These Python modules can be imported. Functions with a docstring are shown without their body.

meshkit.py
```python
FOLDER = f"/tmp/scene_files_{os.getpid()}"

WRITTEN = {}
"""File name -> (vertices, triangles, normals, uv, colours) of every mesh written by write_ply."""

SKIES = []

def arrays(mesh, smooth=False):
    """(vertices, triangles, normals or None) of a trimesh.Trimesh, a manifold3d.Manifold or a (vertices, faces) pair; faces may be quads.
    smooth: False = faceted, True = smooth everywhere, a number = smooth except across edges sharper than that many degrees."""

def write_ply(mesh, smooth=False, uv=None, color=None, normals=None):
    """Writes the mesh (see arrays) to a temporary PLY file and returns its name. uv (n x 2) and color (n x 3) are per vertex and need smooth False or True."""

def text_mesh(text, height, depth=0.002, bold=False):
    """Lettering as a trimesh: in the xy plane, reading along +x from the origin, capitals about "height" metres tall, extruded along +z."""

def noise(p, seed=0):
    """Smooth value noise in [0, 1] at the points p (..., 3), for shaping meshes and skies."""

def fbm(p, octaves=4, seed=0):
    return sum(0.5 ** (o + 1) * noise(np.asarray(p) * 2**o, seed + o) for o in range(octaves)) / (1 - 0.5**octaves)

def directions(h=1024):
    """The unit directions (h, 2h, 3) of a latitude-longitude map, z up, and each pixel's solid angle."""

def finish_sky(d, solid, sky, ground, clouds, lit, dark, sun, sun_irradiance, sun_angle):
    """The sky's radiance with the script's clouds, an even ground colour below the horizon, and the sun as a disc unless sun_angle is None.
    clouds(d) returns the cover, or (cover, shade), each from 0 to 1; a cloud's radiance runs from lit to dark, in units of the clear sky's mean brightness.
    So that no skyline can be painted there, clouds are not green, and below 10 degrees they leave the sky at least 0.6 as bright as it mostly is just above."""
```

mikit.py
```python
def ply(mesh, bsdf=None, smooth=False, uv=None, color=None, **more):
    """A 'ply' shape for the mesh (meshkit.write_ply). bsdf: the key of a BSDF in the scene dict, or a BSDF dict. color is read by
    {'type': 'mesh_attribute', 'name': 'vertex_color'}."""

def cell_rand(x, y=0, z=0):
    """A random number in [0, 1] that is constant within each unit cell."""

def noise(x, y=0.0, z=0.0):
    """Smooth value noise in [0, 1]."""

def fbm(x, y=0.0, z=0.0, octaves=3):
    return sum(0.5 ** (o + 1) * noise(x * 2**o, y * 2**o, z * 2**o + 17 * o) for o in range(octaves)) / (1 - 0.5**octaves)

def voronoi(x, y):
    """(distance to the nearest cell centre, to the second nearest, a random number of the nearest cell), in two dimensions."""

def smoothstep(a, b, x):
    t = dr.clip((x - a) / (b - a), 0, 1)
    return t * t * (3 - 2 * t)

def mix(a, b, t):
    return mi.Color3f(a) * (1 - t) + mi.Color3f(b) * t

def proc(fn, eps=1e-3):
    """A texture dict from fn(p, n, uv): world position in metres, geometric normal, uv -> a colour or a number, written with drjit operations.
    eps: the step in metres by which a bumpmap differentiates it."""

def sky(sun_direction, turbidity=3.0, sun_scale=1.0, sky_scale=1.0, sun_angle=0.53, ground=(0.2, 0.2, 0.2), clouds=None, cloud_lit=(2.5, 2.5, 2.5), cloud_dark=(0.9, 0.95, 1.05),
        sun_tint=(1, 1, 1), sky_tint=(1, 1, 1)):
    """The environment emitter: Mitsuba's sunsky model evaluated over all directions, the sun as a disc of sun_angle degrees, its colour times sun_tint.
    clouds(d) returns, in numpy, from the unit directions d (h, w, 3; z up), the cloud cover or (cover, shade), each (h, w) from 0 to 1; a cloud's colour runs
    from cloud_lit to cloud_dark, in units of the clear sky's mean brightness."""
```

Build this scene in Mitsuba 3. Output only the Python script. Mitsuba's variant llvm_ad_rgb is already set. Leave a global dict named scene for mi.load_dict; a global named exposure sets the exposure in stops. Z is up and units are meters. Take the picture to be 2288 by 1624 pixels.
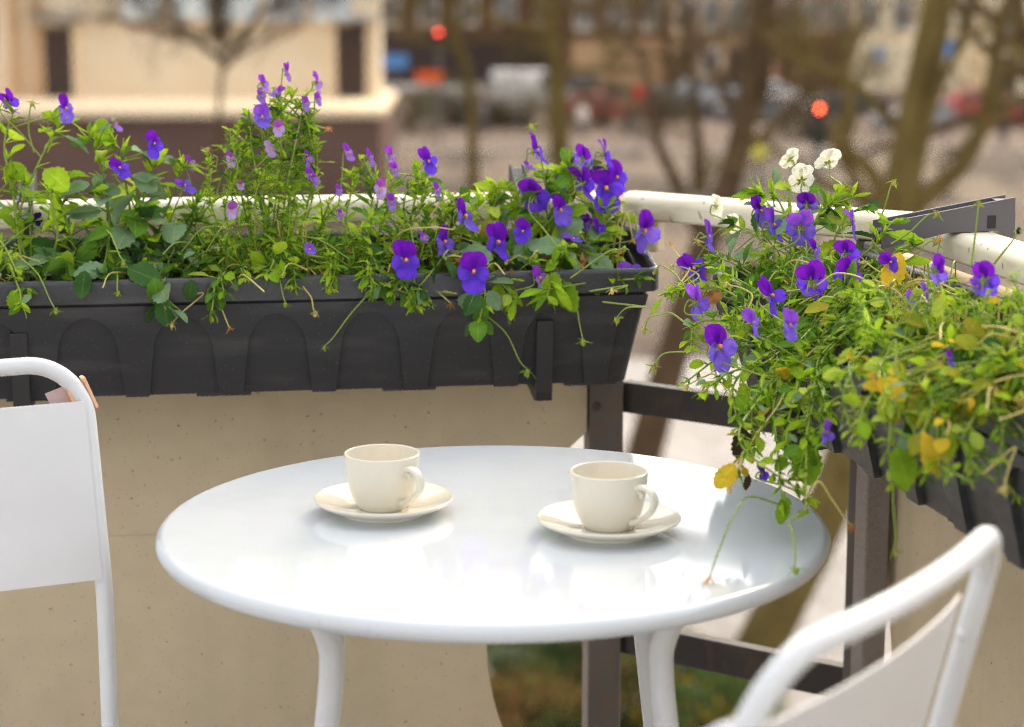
import math
import numpy as np
import trimesh
import mitsuba as mi
import drjit as dr
import mikit
import meshkit
from shapely.geometry import Polygon, Point
from mikit import proc, noise, fbm, voronoi, smoothstep, mix

T = mi.ScalarTransform4f
scene = {'type': 'scene'}
labels = {}
PI = math.pi

# ------------------------------------------------------------------ camera, sky, exposure
EYE = np.array([0.0, 0.0, 1.314])
PITCH = math.atan(962 / 4850.0)
scene['camera'] = {
    'type': 'thinlens', 'fov': 2 * math.degrees(math.atan(2287 / 2 / 4850.0)), 'fov_axis': 'x',
    'aperture_radius': 0.0095, 'focus_distance': 2.50, 'near_clip': 0.05, 'far_clip': 900.0,
    'to_world': T().look_at(origin=EYE.tolist(), target=(EYE + [0, math.cos(PITCH), -math.sin(PITCH)]).tolist(), up=[0, 0, 1])}


SUN = np.array([0.36, 0.78, 0.52])
SUN /= np.linalg.norm(SUN)


def cloud_cover(d):
    """a bright overcast: thin cloud glowing softly round the hidden sun, greyer away from it"""
    n = meshkit.fbm(d * [3.0, 3.0, 5.0] + 7.3, 4, seed=5)
    near = np.clip((d @ SUN + 0.35) / 1.35, 0, 1) ** 3.2
    return np.clip(0.93 + 0.4 * (n - 0.5), 0, 1), np.clip(1.08 - 1.15 * near + 0.5 * (n - 0.5), 0, 1)


scene['sky'] = mikit.sky(SUN.tolist(), turbidity=3, sun_scale=0.27, sun_angle=18, sky_scale=1.0, clouds=cloud_cover,
                         cloud_lit=(5.6, 5.5, 5.35), cloud_dark=(2.15, 2.17, 2.2), sun_tint=(1.0, 0.95, 0.86))
exposure = 2.85


# ------------------------------------------------------------------ helpers
def srgb(*c):
    return [x / 12.92 if x <= 0.04045 else ((x + 0.055) / 1.055) ** 2.4 for x in (v / 255.0 for v in c)]


def bsdf(key, color, rough=0.5, **kw):
    base = color if isinstance(color, dict) else {'type': 'rgb', 'value': list(map(float, color))}
    scene[key] = {'type': 'twosided', 'inner': {'type': 'principled', 'base_color': base, 'roughness': rough, **kw}}
    return key


def thin(key, color, rough=0.5, trans=0.6, **kw):
    base = color if isinstance(color, dict) else {'type': 'rgb', 'value': list(map(float, color))}
    scene[key] = {'type': 'principledthin', 'base_color': base, 'roughness': rough, 'diff_trans': trans, 'eta': 1.4, **kw}
    return key


def numbered(name):
    used = lambda k: k in scene or any(s.startswith(k + '__') for s in scene) or k in labels
    if not used(name):
        return name
    i = COUNT.get(name, 0) + 1
    while used(f'{name}_{i:03d}'):
        i += 1
    COUNT[name] = i
    return f'{name}_{i:03d}'


COUNT = {}
KEYS = {}


def child_key(name, parent):
    k = f'{parent}__{name}'
    n = KEYS.get(k, -1) + 1
    KEYS[k] = n
    return k if n == 0 else f'{k}_{n:03d}'


def thing(name, label, cat, group=None, kind=None):
    n = KEYS.get(name, -1) + 1
    KEYS[name] = n
    key = name if n == 0 else f'{name}_{n:03d}'
    labels[key] = {'label': label}
    if cat:
        labels[key]['category'] = cat
    if group:
        labels[key]['group'] = group
    if kind:
        labels[key]['kind'] = kind
    return key


def part(name, parent, mesh, m, smooth=30, kind=None, label=None):
    k = child_key(name, parent)
    scene[k] = mesh if isinstance(mesh, dict) else mikit.ply(mesh, m, smooth=smooth)
    if kind:
        labels.setdefault(k, {})['kind'] = kind
    if label:
        labels.setdefault(k, {})['label'] = label
    return k


def copy_part(name, parent, shape, matrix, m=None):
    k = child_key(name, parent)
    d = {**shape, 'to_world': T(np.asarray(matrix, float).tolist())}
    if m:
        d['bsdf'] = {'type': 'ref', 'id': m}
    scene[k] = d
    return k


def whole(key, mesh, m, smooth=30):
    scene[key] = mikit.ply(mesh, m, smooth=smooth)


def cat(meshes):
    vs, fs, at = [], [], 0
    for me in meshes:
        v, f = (me.vertices, me.faces) if hasattr(me, 'vertices') else me
        v, f = np.asarray(v, float), np.asarray(f, int)
        if f.shape[1] == 4:
            f = np.vstack([f[:, [0, 1, 2]], f[:, [0, 2, 3]]])
        vs.append(v)
        fs.append(f + at)
        at += len(v)
    return trimesh.Trimesh(np.vstack(vs), np.vstack(fs), process=False)


def box(x0, x1, y0, y1, z0, z1, c=0.0):
    """axis box with chamfered edges"""
    e = np.array([(x1 - x0) / 2, (y1 - y0) / 2, (z1 - z0) / 2])
    ctr = np.array([x0 + x1, y0 + y1, z0 + z1]) / 2
    if c <= 0:
        return trimesh.creation.box(e * 2, trimesh.transformations.translation_matrix(ctr))
    pts = []
    for s in np.ndindex(2, 2, 2):
        s = np.array(s) * 2 - 1
        for k in range(3):
            q = e - c
            q[k] = e[k]
            pts.append(s * q + ctr)
    return trimesh.convex.convex_hull(np.array(pts))


def place(mesh, origin, ex, ey, ez=(0, 0, 1)):
    m = np.eye(4)
    m[:3, 0], m[:3, 1], m[:3, 2], m[:3, 3] = ex, ey, ez, origin
    me = mesh.copy() if hasattr(mesh, 'copy') else trimesh.Trimesh(*mesh, process=False)
    me.apply_transform(m)
    return me


def smooth_curve(P, n):
    P = np.asarray(P, float)
    if len(P) == 2:
        t = np.linspace(0, 1, n)[:, None]
        return P[0] * (1 - t) + P[1] * t
    Q = np.vstack([2 * P[0] - P[1], P, 2 * P[-1] - P[-2]])
    t = np.linspace(0, len(P) - 1 - 1e-9, n)
    i = t.astype(int)
    u = (t - i)[:, None]
    a, b, c, d = Q[i], Q[i + 1], Q[i + 2], Q[i + 3]
    return 0.5 * (2 * b + (c - a) * u + (2 * a - 5 * b + 4 * c - d) * u * u + (3 * b - a - 3 * c + d) * u ** 3)


def tube(P, r, sides=8, caps=True):
    P = np.asarray(P, float)
    n = len(P)
    r = np.broadcast_to(np.asarray(r, float), n)
    t = np.gradient(P, axis=0)
    t /= np.linalg.norm(t, axis=1, keepdims=True) + 1e-12
    x = np.cross(t[0], [0, 0, 1.0] if abs(t[0][2]) < 0.9 else [1.0, 0, 0])
    x /= np.linalg.norm(x)
    a = np.arange(sides) * 2 * PI / sides
    V = []
    for i in range(n):
        x = x - t[i] * (x @ t[i])
        x /= np.linalg.norm(x) + 1e-12
        y = np.cross(t[i], x)
        V.append(P[i] + r[i] * (np.cos(a)[:, None] * x + np.sin(a)[:, None] * y))
    V = np.vstack(V)
    j = np.arange(sides)
    k = (j + 1) % sides
    F = []
    for i in range(n - 1):
        o = i * sides
        F += [np.stack([o + j, o + k, o + sides + k], 1), np.stack([o + j, o + sides + k, o + sides + j], 1)]
    if caps:
        V = np.vstack([V, P[0], P[-1]])
        o = (n - 1) * sides
        F += [np.stack([k, j, j * 0 + n * sides], 1), np.stack([o + j, o + k, j * 0 + n * sides + 1], 1)]
    return V, np.vstack(F)


def lathe(profile, n=96):
    """closed or open (r, z) profile turned round z"""
    p = np.asarray(profile, float)
    a = np.arange(n) * 2 * PI / n
    V = np.stack([p[:, 0][:, None] * np.cos(a), p[:, 0][:, None] * np.sin(a), np.repeat(p[:, 1][:, None], n, 1)], -1).reshape(-1, 3)
    F = []
    j = np.arange(n)
    k = (j + 1) % n
    for i in range(len(p) - 1):
        o = i * n
        F += [np.stack([o + j, o + k, o + n + k], 1), np.stack([o + j, o + n + k, o + n + j], 1)]
    m = trimesh.Trimesh(V, np.vstack(F), process=False)
    m.merge_vertices()
    m.update_faces(m.nondegenerate_faces())
    if m.is_watertight and m.volume < 0:
        m.invert()
    return m


def extrude(poly, h):
    gs = getattr(poly, 'geoms', [poly])
    return cat([trimesh.creation.extrude_polygon(g, h, engine='earcut') for g in gs])


def rgbc(c):
    return mi.Color3f(*[float(x) for x in c])


# ------------------------------------------------------------------ materials
def speckled(base, dark):
    def fn(p, n, uv):
        q = p.x - p.y * 0.8
        d, _, r = voronoi(q * 58 + noise(q * 90, p.z * 90) * 0.5, p.z * 58)
        d2, _, r2 = voronoi(q * 150 + 31, p.z * 150)
        pit = dr.maximum(dr.select(r > 0.80, 1 - smoothstep(0.02, 0.03 + 0.42 * (r - 0.76), d), 0), dr.select(r2 > 0.84, 0.45 * (1 - smoothstep(0.05, 0.16, d2)), 0))
        t = fbm(q * 5, p.z * 5, 3) * 0.55 + fbm(q * 40, p.z * 40, 1) * 0.45
        stain = smoothstep(0.48, 0.75, fbm(q * 11 + 9, p.z * 0.9, 4, 4)) * 0.08 + smoothstep(0.5, 0.8, fbm(q * 3, p.z * 3 + 7, 2, 4)) * 0.22
        c = mix(base[0], base[1], t) * (1 - stain)
        return mix(c, dark, pit * 0.8)
    return fn


scene_concrete_bump = proc(lambda p, n, uv: fbm((p.x + p.y * 0.4) * 160, p.z * 160, 2), eps=5e-4)
scene['concrete'] = {'type': 'twosided', 'inner': {'type': 'bumpmap', 'scale': 0.0011, 'tex': scene_concrete_bump, 'inner': {
    'type': 'principled', 'base_color': proc(speckled((srgb(202, 185, 155), srgb(221, 205, 175)), srgb(100, 84, 64))), 'roughness': 0.75, 'specular': 0.3}}}


def cream_paint(p, n, uv):
    t = fbm(p.x * 30, p.y * 30, p.z * 30)
    d, _, r = voronoi(p.x * 90 + p.z * 50, p.y * 90)
    chip = dr.select(r > 0.80, 1 - smoothstep(0.08, 0.28, d), 0) * 0.65
    dirt_and_low_tone = smoothstep(0.52, 0.75, fbm(p.x * 12, p.y * 12, p.z * 30, 4)) * 0.5 + (1 - smoothstep(0.926, 0.944, p.z)) * 0.25  # dirt blotches, plus a browner tone towards the bottom of the rail
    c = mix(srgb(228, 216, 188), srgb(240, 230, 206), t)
    return mix(mix(c, srgb(150, 132, 104), dirt_and_low_tone), srgb(110, 92, 70), chip)


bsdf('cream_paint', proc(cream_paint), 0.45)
bsdf('cream_flat', srgb(222, 208, 178), 0.6)


def dark_steel(p, n, uv):
    t = fbm(p.x * 22, p.y * 22, p.z * 14)
    rust = smoothstep(0.5, 0.72, fbm(p.x * 40 + 4, p.y * 40, p.z * 22, 4))
    return mix(mix(srgb(44, 40, 39), srgb(66, 60, 57), t), srgb(88, 68, 54), rust * 0.4)


def brown_steel(p, n, uv):
    t = fbm(p.x * 25, p.y * 25, p.z * 9)
    rust = smoothstep(0.45, 0.75, fbm(p.x * 60 + 4, p.y * 60, p.z * 30, 4))
    return mix(mix(srgb(78, 71, 66), srgb(106, 98, 92), t), srgb(112, 82, 62), rust * 0.4)


bsdf('dark_steel', proc(dark_steel), 0.5, specular=0.4)
bsdf('brown_steel', proc(brown_steel), 0.6)
bsdf('grey_steel', proc(lambda p, n, uv: mix(srgb(104, 96, 92), srgb(150, 140, 134), 0.5 * fbm(p.x * 25, p.y * 25, p.z * 12) + 0.5 * noise(p.x * 500, p.y * 500, p.z * 500))), 0.65)


def box_plastic(p, n, uv):
    t = fbm(p.x * 18, p.y * 18, p.z * 18, 3)
    d, _, r = voronoi((p.x + p.y * 0.7) * 130, p.z * 130)
    spot = dr.select(r > 0.82, 1 - smoothstep(0.05, 0.15, d), 0) * 0.5
    dust = smoothstep(0.45, 0.8, fbm(p.x * 10, p.y * 10, p.z * 40, 4)) * 0.5
    c = mix(mix(srgb(50, 51, 54), srgb(58, 58, 61), t), srgb(106, 105, 104), dust * 0.5)
    return mix(c, srgb(120, 108, 96), spot)


scene['box_plastic'] = {'type': 'twosided', 'inner': {'type': 'bumpmap', 'scale': 0.0004,
    'tex': proc(lambda p, n, uv: fbm((p.x + p.y) * 700, p.z * 700, 2), eps=3e-4), 'inner': {
        'type': 'roughplastic', 'diffuse_reflectance': proc(box_plastic), 'alpha': 0.24, 'int_ior': 1.5}}}
scene['rim_plastic'] = {'type': 'twosided', 'inner': {'type': 'roughplastic', 'diffuse_reflectance': proc(box_plastic), 'alpha': 0.13, 'int_ior': 1.55}}
bsdf('bracket_plastic', srgb(46, 45, 47), 0.4, specular=0.45)
bsdf('bracket_grey', srgb(92, 88, 91), 0.4, specular=0.5)
bsdf('black', (0.012, 0.012, 0.012), 0.5)


def soil_col(p, n, uv):
    t = fbm(p.x * 120, p.y * 120, p.z * 120, 3)
    return mix(srgb(34, 22, 18), srgb(82, 56, 44), smoothstep(0.35, 0.75, t))


bsdf('soil', proc(soil_col), 0.9, specular=0.15)
bsdf('bark_bit', srgb(86, 58, 44), 0.85, specular=0.2)


def lacquer(p, n, uv):
    t = fbm(p.x * 14, p.y * 14, p.z * 14)
    d, _, r = voronoi(p.x * 160, p.y * 160)
    dust = dr.select(r > 0.93, 1 - smoothstep(0.04, 0.14, d), 0) * 0.35
    film = smoothstep(0.5, 0.8, fbm(p.x * 26 + 3, p.y * 26, 4, 4)) * 0.10
    return mix(mix(mix(srgb(208, 213, 218), srgb(213, 218, 223), t), srgb(190, 190, 184), film), srgb(120, 108, 88), dust)


scene['table_lacquer'] = {'type': 'twosided', 'inner': {'type': 'roughplastic', 'diffuse_reflectance': proc(lacquer), 'alpha': 0.006, 'int_ior': 1.75, 'nonlinear': False}}


def chair_paint(p, n, uv):
    t = fbm(p.x * 30, p.y * 30, p.z * 30)
    d, _, r = voronoi((p.x + p.y) * 70, p.z * 70)
    spot = dr.select(r > 0.9, 1 - smoothstep(0.03, 0.09, d), 0) * 0.5
    return mix(mix(srgb(206, 207, 209), srgb(216, 217, 218), t), srgb(150, 140, 120), spot)


bsdf('chair_paint', proc(chair_paint), 0.32, specular=0.5)
bsdf('chair_panel', proc(lambda p, n, uv: mix(srgb(206, 205, 205), srgb(214, 213, 213), fbm(p.x * 20, p.y * 20, p.z * 20))), 0.4)
bsdf('card_pink', proc(lambda p, n, uv: mix(srgb(176, 150, 146), srgb(190, 164, 156), fbm(p.x * 60, p.y * 60, p.z * 60))), 0.8)
bsdf('card_edge', proc(lambda p, n, uv: mix(srgb(206, 158, 122), srgb(232, 186, 150), fbm(p.x * 300, p.y * 300, p.z * 300))), 0.8)
scene['glaze'] = {'type': 'twosided', 'inner': {'type': 'plastic', 'diffuse_reflectance': proc(
    lambda p, n, uv: mix(srgb(214, 208, 192), srgb(220, 214, 199), fbm(p.x * 40, p.y * 40, p.z * 40))), 'int_ior': 1.55, 'nonlinear': False}}
bsdf('foot_raw', srgb(206, 194, 168), 0.7)
bsdf('floor_stone', proc(lambda p, n, uv: mix(srgb(120, 114, 108), srgb(148, 140, 132), fbm(p.x * 12, p.y * 12, 2))), 0.8)
bsdf('bolt_metal', srgb(120, 116, 112), 0.35, metallic=0.7)

# ------------------------------------------------------------------ balcony
A = np.array([0.155, 2.983])
B = np.array([0.512, 2.740])
E1 = np.array([math.cos(math.radians(7.95)), math.sin(math.radians(7.95))])
E2 = (B - A) / np.linalg.norm(B - A)
E3 = np.array([math.cos(math.radians(-76.88)), math.sin(math.radians(-76.88))])
inward = lambda e: np.array([e[1], -e[0]])
N1, N2, N3 = inward(E1), inward(E2), inward(E3)
S2 = np.linalg.norm(B - A)


def on(P, e, n, s, off, z):
    q = P + e * s + n * off
    return np.array([q[0], q[1], z])


def along(mesh, P, e, n):
    """mesh in (s, off, z) -> world"""
    me = trimesh.Trimesh(np.array(mesh.vertices), np.array(mesh.faces), process=False)
    v = me.vertices
    me.vertices = np.c_[P[0] + e[0] * v[:, 0] + n[0] * v[:, 1], P[1] + e[1] * v[:, 0] + n[1] * v[:, 1], v[:, 2]]
    me.invert()
    return me


rail = thing('balcony_railing', 'balcony railing of cream rounded handrail on brown steel posts behind the table', 'railing')


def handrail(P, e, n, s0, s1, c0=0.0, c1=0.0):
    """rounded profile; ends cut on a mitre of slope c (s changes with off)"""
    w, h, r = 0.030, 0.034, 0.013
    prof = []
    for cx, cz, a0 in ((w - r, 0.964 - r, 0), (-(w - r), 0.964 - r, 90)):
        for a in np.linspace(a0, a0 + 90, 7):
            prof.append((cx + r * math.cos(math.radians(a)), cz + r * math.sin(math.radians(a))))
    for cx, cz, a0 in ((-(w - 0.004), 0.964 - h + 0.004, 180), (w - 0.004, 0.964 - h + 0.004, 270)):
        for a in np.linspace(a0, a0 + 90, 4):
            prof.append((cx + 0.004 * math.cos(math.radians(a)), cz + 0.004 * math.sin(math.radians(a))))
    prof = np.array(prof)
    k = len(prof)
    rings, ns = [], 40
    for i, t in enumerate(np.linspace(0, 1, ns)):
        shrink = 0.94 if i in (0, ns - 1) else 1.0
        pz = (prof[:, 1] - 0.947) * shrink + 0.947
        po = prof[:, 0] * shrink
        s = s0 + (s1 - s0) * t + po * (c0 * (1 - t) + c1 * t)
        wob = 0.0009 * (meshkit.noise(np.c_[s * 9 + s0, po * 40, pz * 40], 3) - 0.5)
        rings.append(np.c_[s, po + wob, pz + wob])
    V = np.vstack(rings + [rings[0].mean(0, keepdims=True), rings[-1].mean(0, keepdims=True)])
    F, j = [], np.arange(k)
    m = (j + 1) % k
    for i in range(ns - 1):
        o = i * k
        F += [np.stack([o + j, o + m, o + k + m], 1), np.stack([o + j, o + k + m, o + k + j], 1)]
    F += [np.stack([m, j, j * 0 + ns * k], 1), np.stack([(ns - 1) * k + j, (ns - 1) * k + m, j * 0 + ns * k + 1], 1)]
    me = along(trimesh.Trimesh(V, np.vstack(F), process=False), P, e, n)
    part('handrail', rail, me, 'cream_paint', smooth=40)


handrail(A, E1, N1, -2.2, -0.004, 0, -0.38)
handrail(A, E2, N2, 0.004, S2 - 0.0015, 0.38, -0.39)
handrail(B, E3, N3, 0.0015, 1.9, 0.39, 0)


def post(P, e, n, s0, s1, m):
    part('post', rail, along(box(s0, s1, -0.025, 0.025, 0.0, 0.929, 0.002), P, e, n), m)


post(A, E1, N1, -0.0505, -0.003, 'brown_steel')
post(A, E2, N2, S2 - 0.070, S2 - 0.048, 'brown_steel')
part('post', rail, along(box(-0.018, 0.022, 0.030, 0.062, 0.0, 0.9285, 0.002), B, E3, N3), 'grey_steel')
post(A, E1, N1, -1.45, -1.40, 'brown_steel')
post(B, E3, N3, 1.30, 1.35, 'brown_steel')
for z0, z1 in ((0.655, 0.698), (0.302, 0.348)):
    part('crossbar', rail, along(box(0.002, S2 - 0.072, -0.012, 0.010, z0, z1, 0.0015), A, E2, N2), 'dark_steel')
for s, P, e, n in ((-0.040, A, E1, N1), (0.03, A, E2, N2)):
    part('rail_support', rail, along(box(s, s + 0.03, -0.012, 0.012, 0.885 if P is A else 0.9, 0.9295, 0.003), P, e, n), 'cream_flat')
for s, off, z, P, e, n, r in ((-0.041, 0.0255, 0.668, A, E1, N1, 0.006), (0.176, 0.0105, 0.676, A, E2, N2, 0.004)):
    q = on(P, e, n, s, off, z)
    b = trimesh.creation.cylinder(r, 0.004, sections=14)
    ez = np.array([n[0], n[1], 0])
    part('bolt', rail, place(b, q, [e[0], e[1], 0], np.cross(ez, [e[0], e[1], 0]), ez), 'dark_steel' if r > 0.005 else 'bark_bit')

# concrete infill panels with round cut-outs
def concrete(label, P, e, n, s0, s1, hole, split):
    key = thing('concrete_panel', label, 'panel')
    poly = Polygon([(s0, -0.12), (s1, -0.12), (s1, 0.905), (s0, 0.905)]).difference(Point(hole[0], hole[1]).buffer(hole[2], 64))
    for z0, z1 in ((-0.2, split - 0.00015), (split + 0.00015, 1.0)):
        g = poly.intersection(Polygon([(s0 - 1, z0), (s1 + 1, z0), (s1 + 1, z1), (s0 - 1, z1)]))
        me = extrude(g, 0.036)
        v = me.vertices
        me.vertices = np.c_[v[:, 0], v[:, 2] - 0.018, v[:, 1]]
        me.invert()
        part('slab', key, along(me, P, e, n), 'concrete', smooth=25)


concrete('speckled beige concrete panel filling the railing below the long flower box', A, E1, N1, -2.2, -0.0535, (0.1926, 0.33, 0.3876), 0.505)
concrete('speckled beige concrete panel with brown streaks behind the chair in the foreground', B, E3, N3, -0.06, 1.9, (-0.33, 0.33, 0.35), 0.12)
fl = thing('floor', 'grey stone balcony floor', None, kind='structure')
pts = [on(A, E1, N1, -2.3, 0.02, 0)[:2], on(A, E1, N1, 0, 0.02, 0)[:2], on(B, E3, N3, 0, 0.02, 0)[:2], on(B, E3, N3, 2.6, 0.02, 0)[:2], (1.2, -1.2), (-2.2, -1.2)]
slab = extrude(Polygon(pts), 0.2)
slab.apply_translation([0, 0, -0.2])
whole(fl, slab, 'floor_stone', smooth=False)


# ------------------------------------------------------------------ flower boxes
def flower_box(label, P, e, n, s0, s1, fo, bo, zf, zb, bof, bob, zbf, zbb, arch0, pitch):
    """rim front offset fo at height zf, back bo at zb; bottom front bof at zbf, back bob at zbb"""
    key = thing('flower_box', label, 'planter')
    tp = 0.036
    # corner points: (s, off, z)
    front = lambda t: (fo - 0.006 + (bof - fo + 0.006) * t, zf - 0.028 + (zbf - zf + 0.028) * t)   # from under the rim to the bottom
    f0, f1 = front(0), front(1)
    s_at = lambda t: (s0 + 0.013 + (tp - 0.013) * t, s1 - 0.013 - (tp - 0.013) * t)
    th = 0.003
    def ring(a, b, f, bk, zfv, zbv, r=0.012, k=5):
        out = []
        for cs, co, a0 in ((b - r, f - r, 0), (a + r, f - r, 90), (a + r, bk + r, 180), (b - r, bk + r, 270)):
            for q in np.linspace(a0, a0 + 90, k):
                s, o = cs + r * math.cos(math.radians(q)), co + r * math.sin(math.radians(q))
                z = zbv + (zfv - zbv) * (o - bk) / (f - bk)
                out.append((s, o, z))
        return np.array(out)
    outer0 = ring(*s_at(0), f0[0], bo + 0.006, f0[1], zb - 0.028)
    outer1 = ring(*s_at(1), bof, bob, zbf, zbb)
    inner0 = ring(s_at(0)[0] + th, s_at(0)[1] - th, f0[0] - th, bo + 0.009, f0[1], zb - 0.028, 0.010)
    inner1 = ring(s_at(1)[0] + th, s_at(1)[1] - th, bof - th, bob + th, zbf + 0.006, zbb + 0.006, 0.010)
    k = len(outer0)
    j = np.arange(k)
    m = (j + 1) % k
    def strip(o, p):
        return [np.stack([o + j, o + m, p + m], 1), np.stack([o + j, p + m, p + j], 1)]
    V = np.vstack([outer0, outer1, inner1, inner0, outer1.mean(0, keepdims=True), inner1.mean(0, keepdims=True)])
    F = strip(0, k) + strip(k * 3, 0) + strip(k * 2, k * 3) + [np.stack([k + m, k + j, j * 0 + 4 * k], 1), np.stack([2 * k + j, 2 * k + m, j * 0 + 4 * k + 1], 1)]
    me = trimesh.Trimesh(V, np.vstack(F), process=False)
    part('body', key, along(me, P, e, n), 'box_plastic', smooth=30)
    # rim: outer collar, rounded lip
    ro = [(0.0, -0.030), (0.0, -0.006), (-0.0012, -0.0018), (-0.004, 0.0), (-0.008, 0.0), (-0.0108, -0.002), (-0.012, -0.006), (-0.012, -0.03)]
    rings = []
    for d, dz in ro:
        q = ring(s0 - d, s1 + d, fo + d, bo - d, zf, zb, 0.014 + d * 0.6)
        q[:, 2] += dz
        rings.append(q)
    V = np.vstack(rings)
    F = []
    for i in range(len(ro) - 1):
        F += strip((i + 1) * k, i * k)
    F += strip(0, (len(ro) - 1) * k)
    part('rim', key, along(trimesh.Trimesh(V, np.vstack(F), process=False), P, e, n), 'rim_plastic', smooth=50)
    # shadow-line bead under the rim and the raised web between the sunk arches
    zt, zm = f0[1] - 0.004, zbf - 0.004
    H = f0[1] - zbf
    flat = Polygon([(s0 + 0.016, H - 0.006), (s1 - 0.016, H - 0.006), (s1 - tp - 0.002, -0.001), (s0 + tp + 0.002, -0.001)])
    c = arch0
    while c < s1:
        if c > s0 - 0.02:
            w0, w1, hs = 0.0375, 0.046, H * 0.46
            pts = [(c - w1, -0.02), (c + w1, -0.02), (c + w0 + 0.001, hs * 0.92)]
            for q in np.linspace(0, 180, 19):
                pts.append((c + w0 * math.cos(math.radians(q)), hs + (H * 0.84 - hs) * math.sin(math.radians(q))))
            pts.append((c - w0 - 0.001, hs * 0.92))
            flat = flat.difference(Polygon(pts))
        c += pitch
    web = extrude(flat, 0.0080)
    v = web.vertices.copy()
    tt = 1 - v[:, 1] / H
    bev = np.where(v[:, 2] > 0.002, 1.0, 0.0)
    off = f0[0] + (bof - f0[0]) * tt + v[:, 2] - 0.001
    web = trimesh.Trimesh(np.c_[v[:, 0], off, f0[1] + (zbf - f0[1]) * tt], web.faces, process=False)
    web.invert()
    part('arch_web', key, along(web, P, e, n), 'box_plastic', smooth=False)
    # feet under the floor of the box
    for s in np.arange(s0 + 0.16, s1 - 0.1, 0.24):
        part('foot', key, along(box(s, s + 0.07, bof - 0.035, bof - 0.004, zbf - 0.005, zbf + 0.002, 0.001), P, e, n), 'box_plastic')
    # soil
    q = ring(s0 + 0.017, s1 - 0.017, f0[0] - 0.008, bo + 0.013, zf - 0.032, zb - 0.036)
    ns, no = 150, 24
    S, O = np.meshgrid(np.linspace(s0 + 0.020, s1 - 0.020, ns), np.linspace(bo + 0.014, f0[0] - 0.010, no), indexing='ij')
    Z = zb - 0.046 + (zf - zb) * (O - bo) / (fo - bo) + 0.020 * (meshkit.fbm(np.stack([S * 60, O * 60, S * 0], -1), 4, 9) - 0.5)
    idx = np.arange(ns * no).reshape(ns, no)
    F = np.stack([idx[:-1, :-1].ravel(), idx[1:, :-1].ravel(), idx[1:, 1:].ravel(), idx[:-1, 1:].ravel()], 1)
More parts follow.
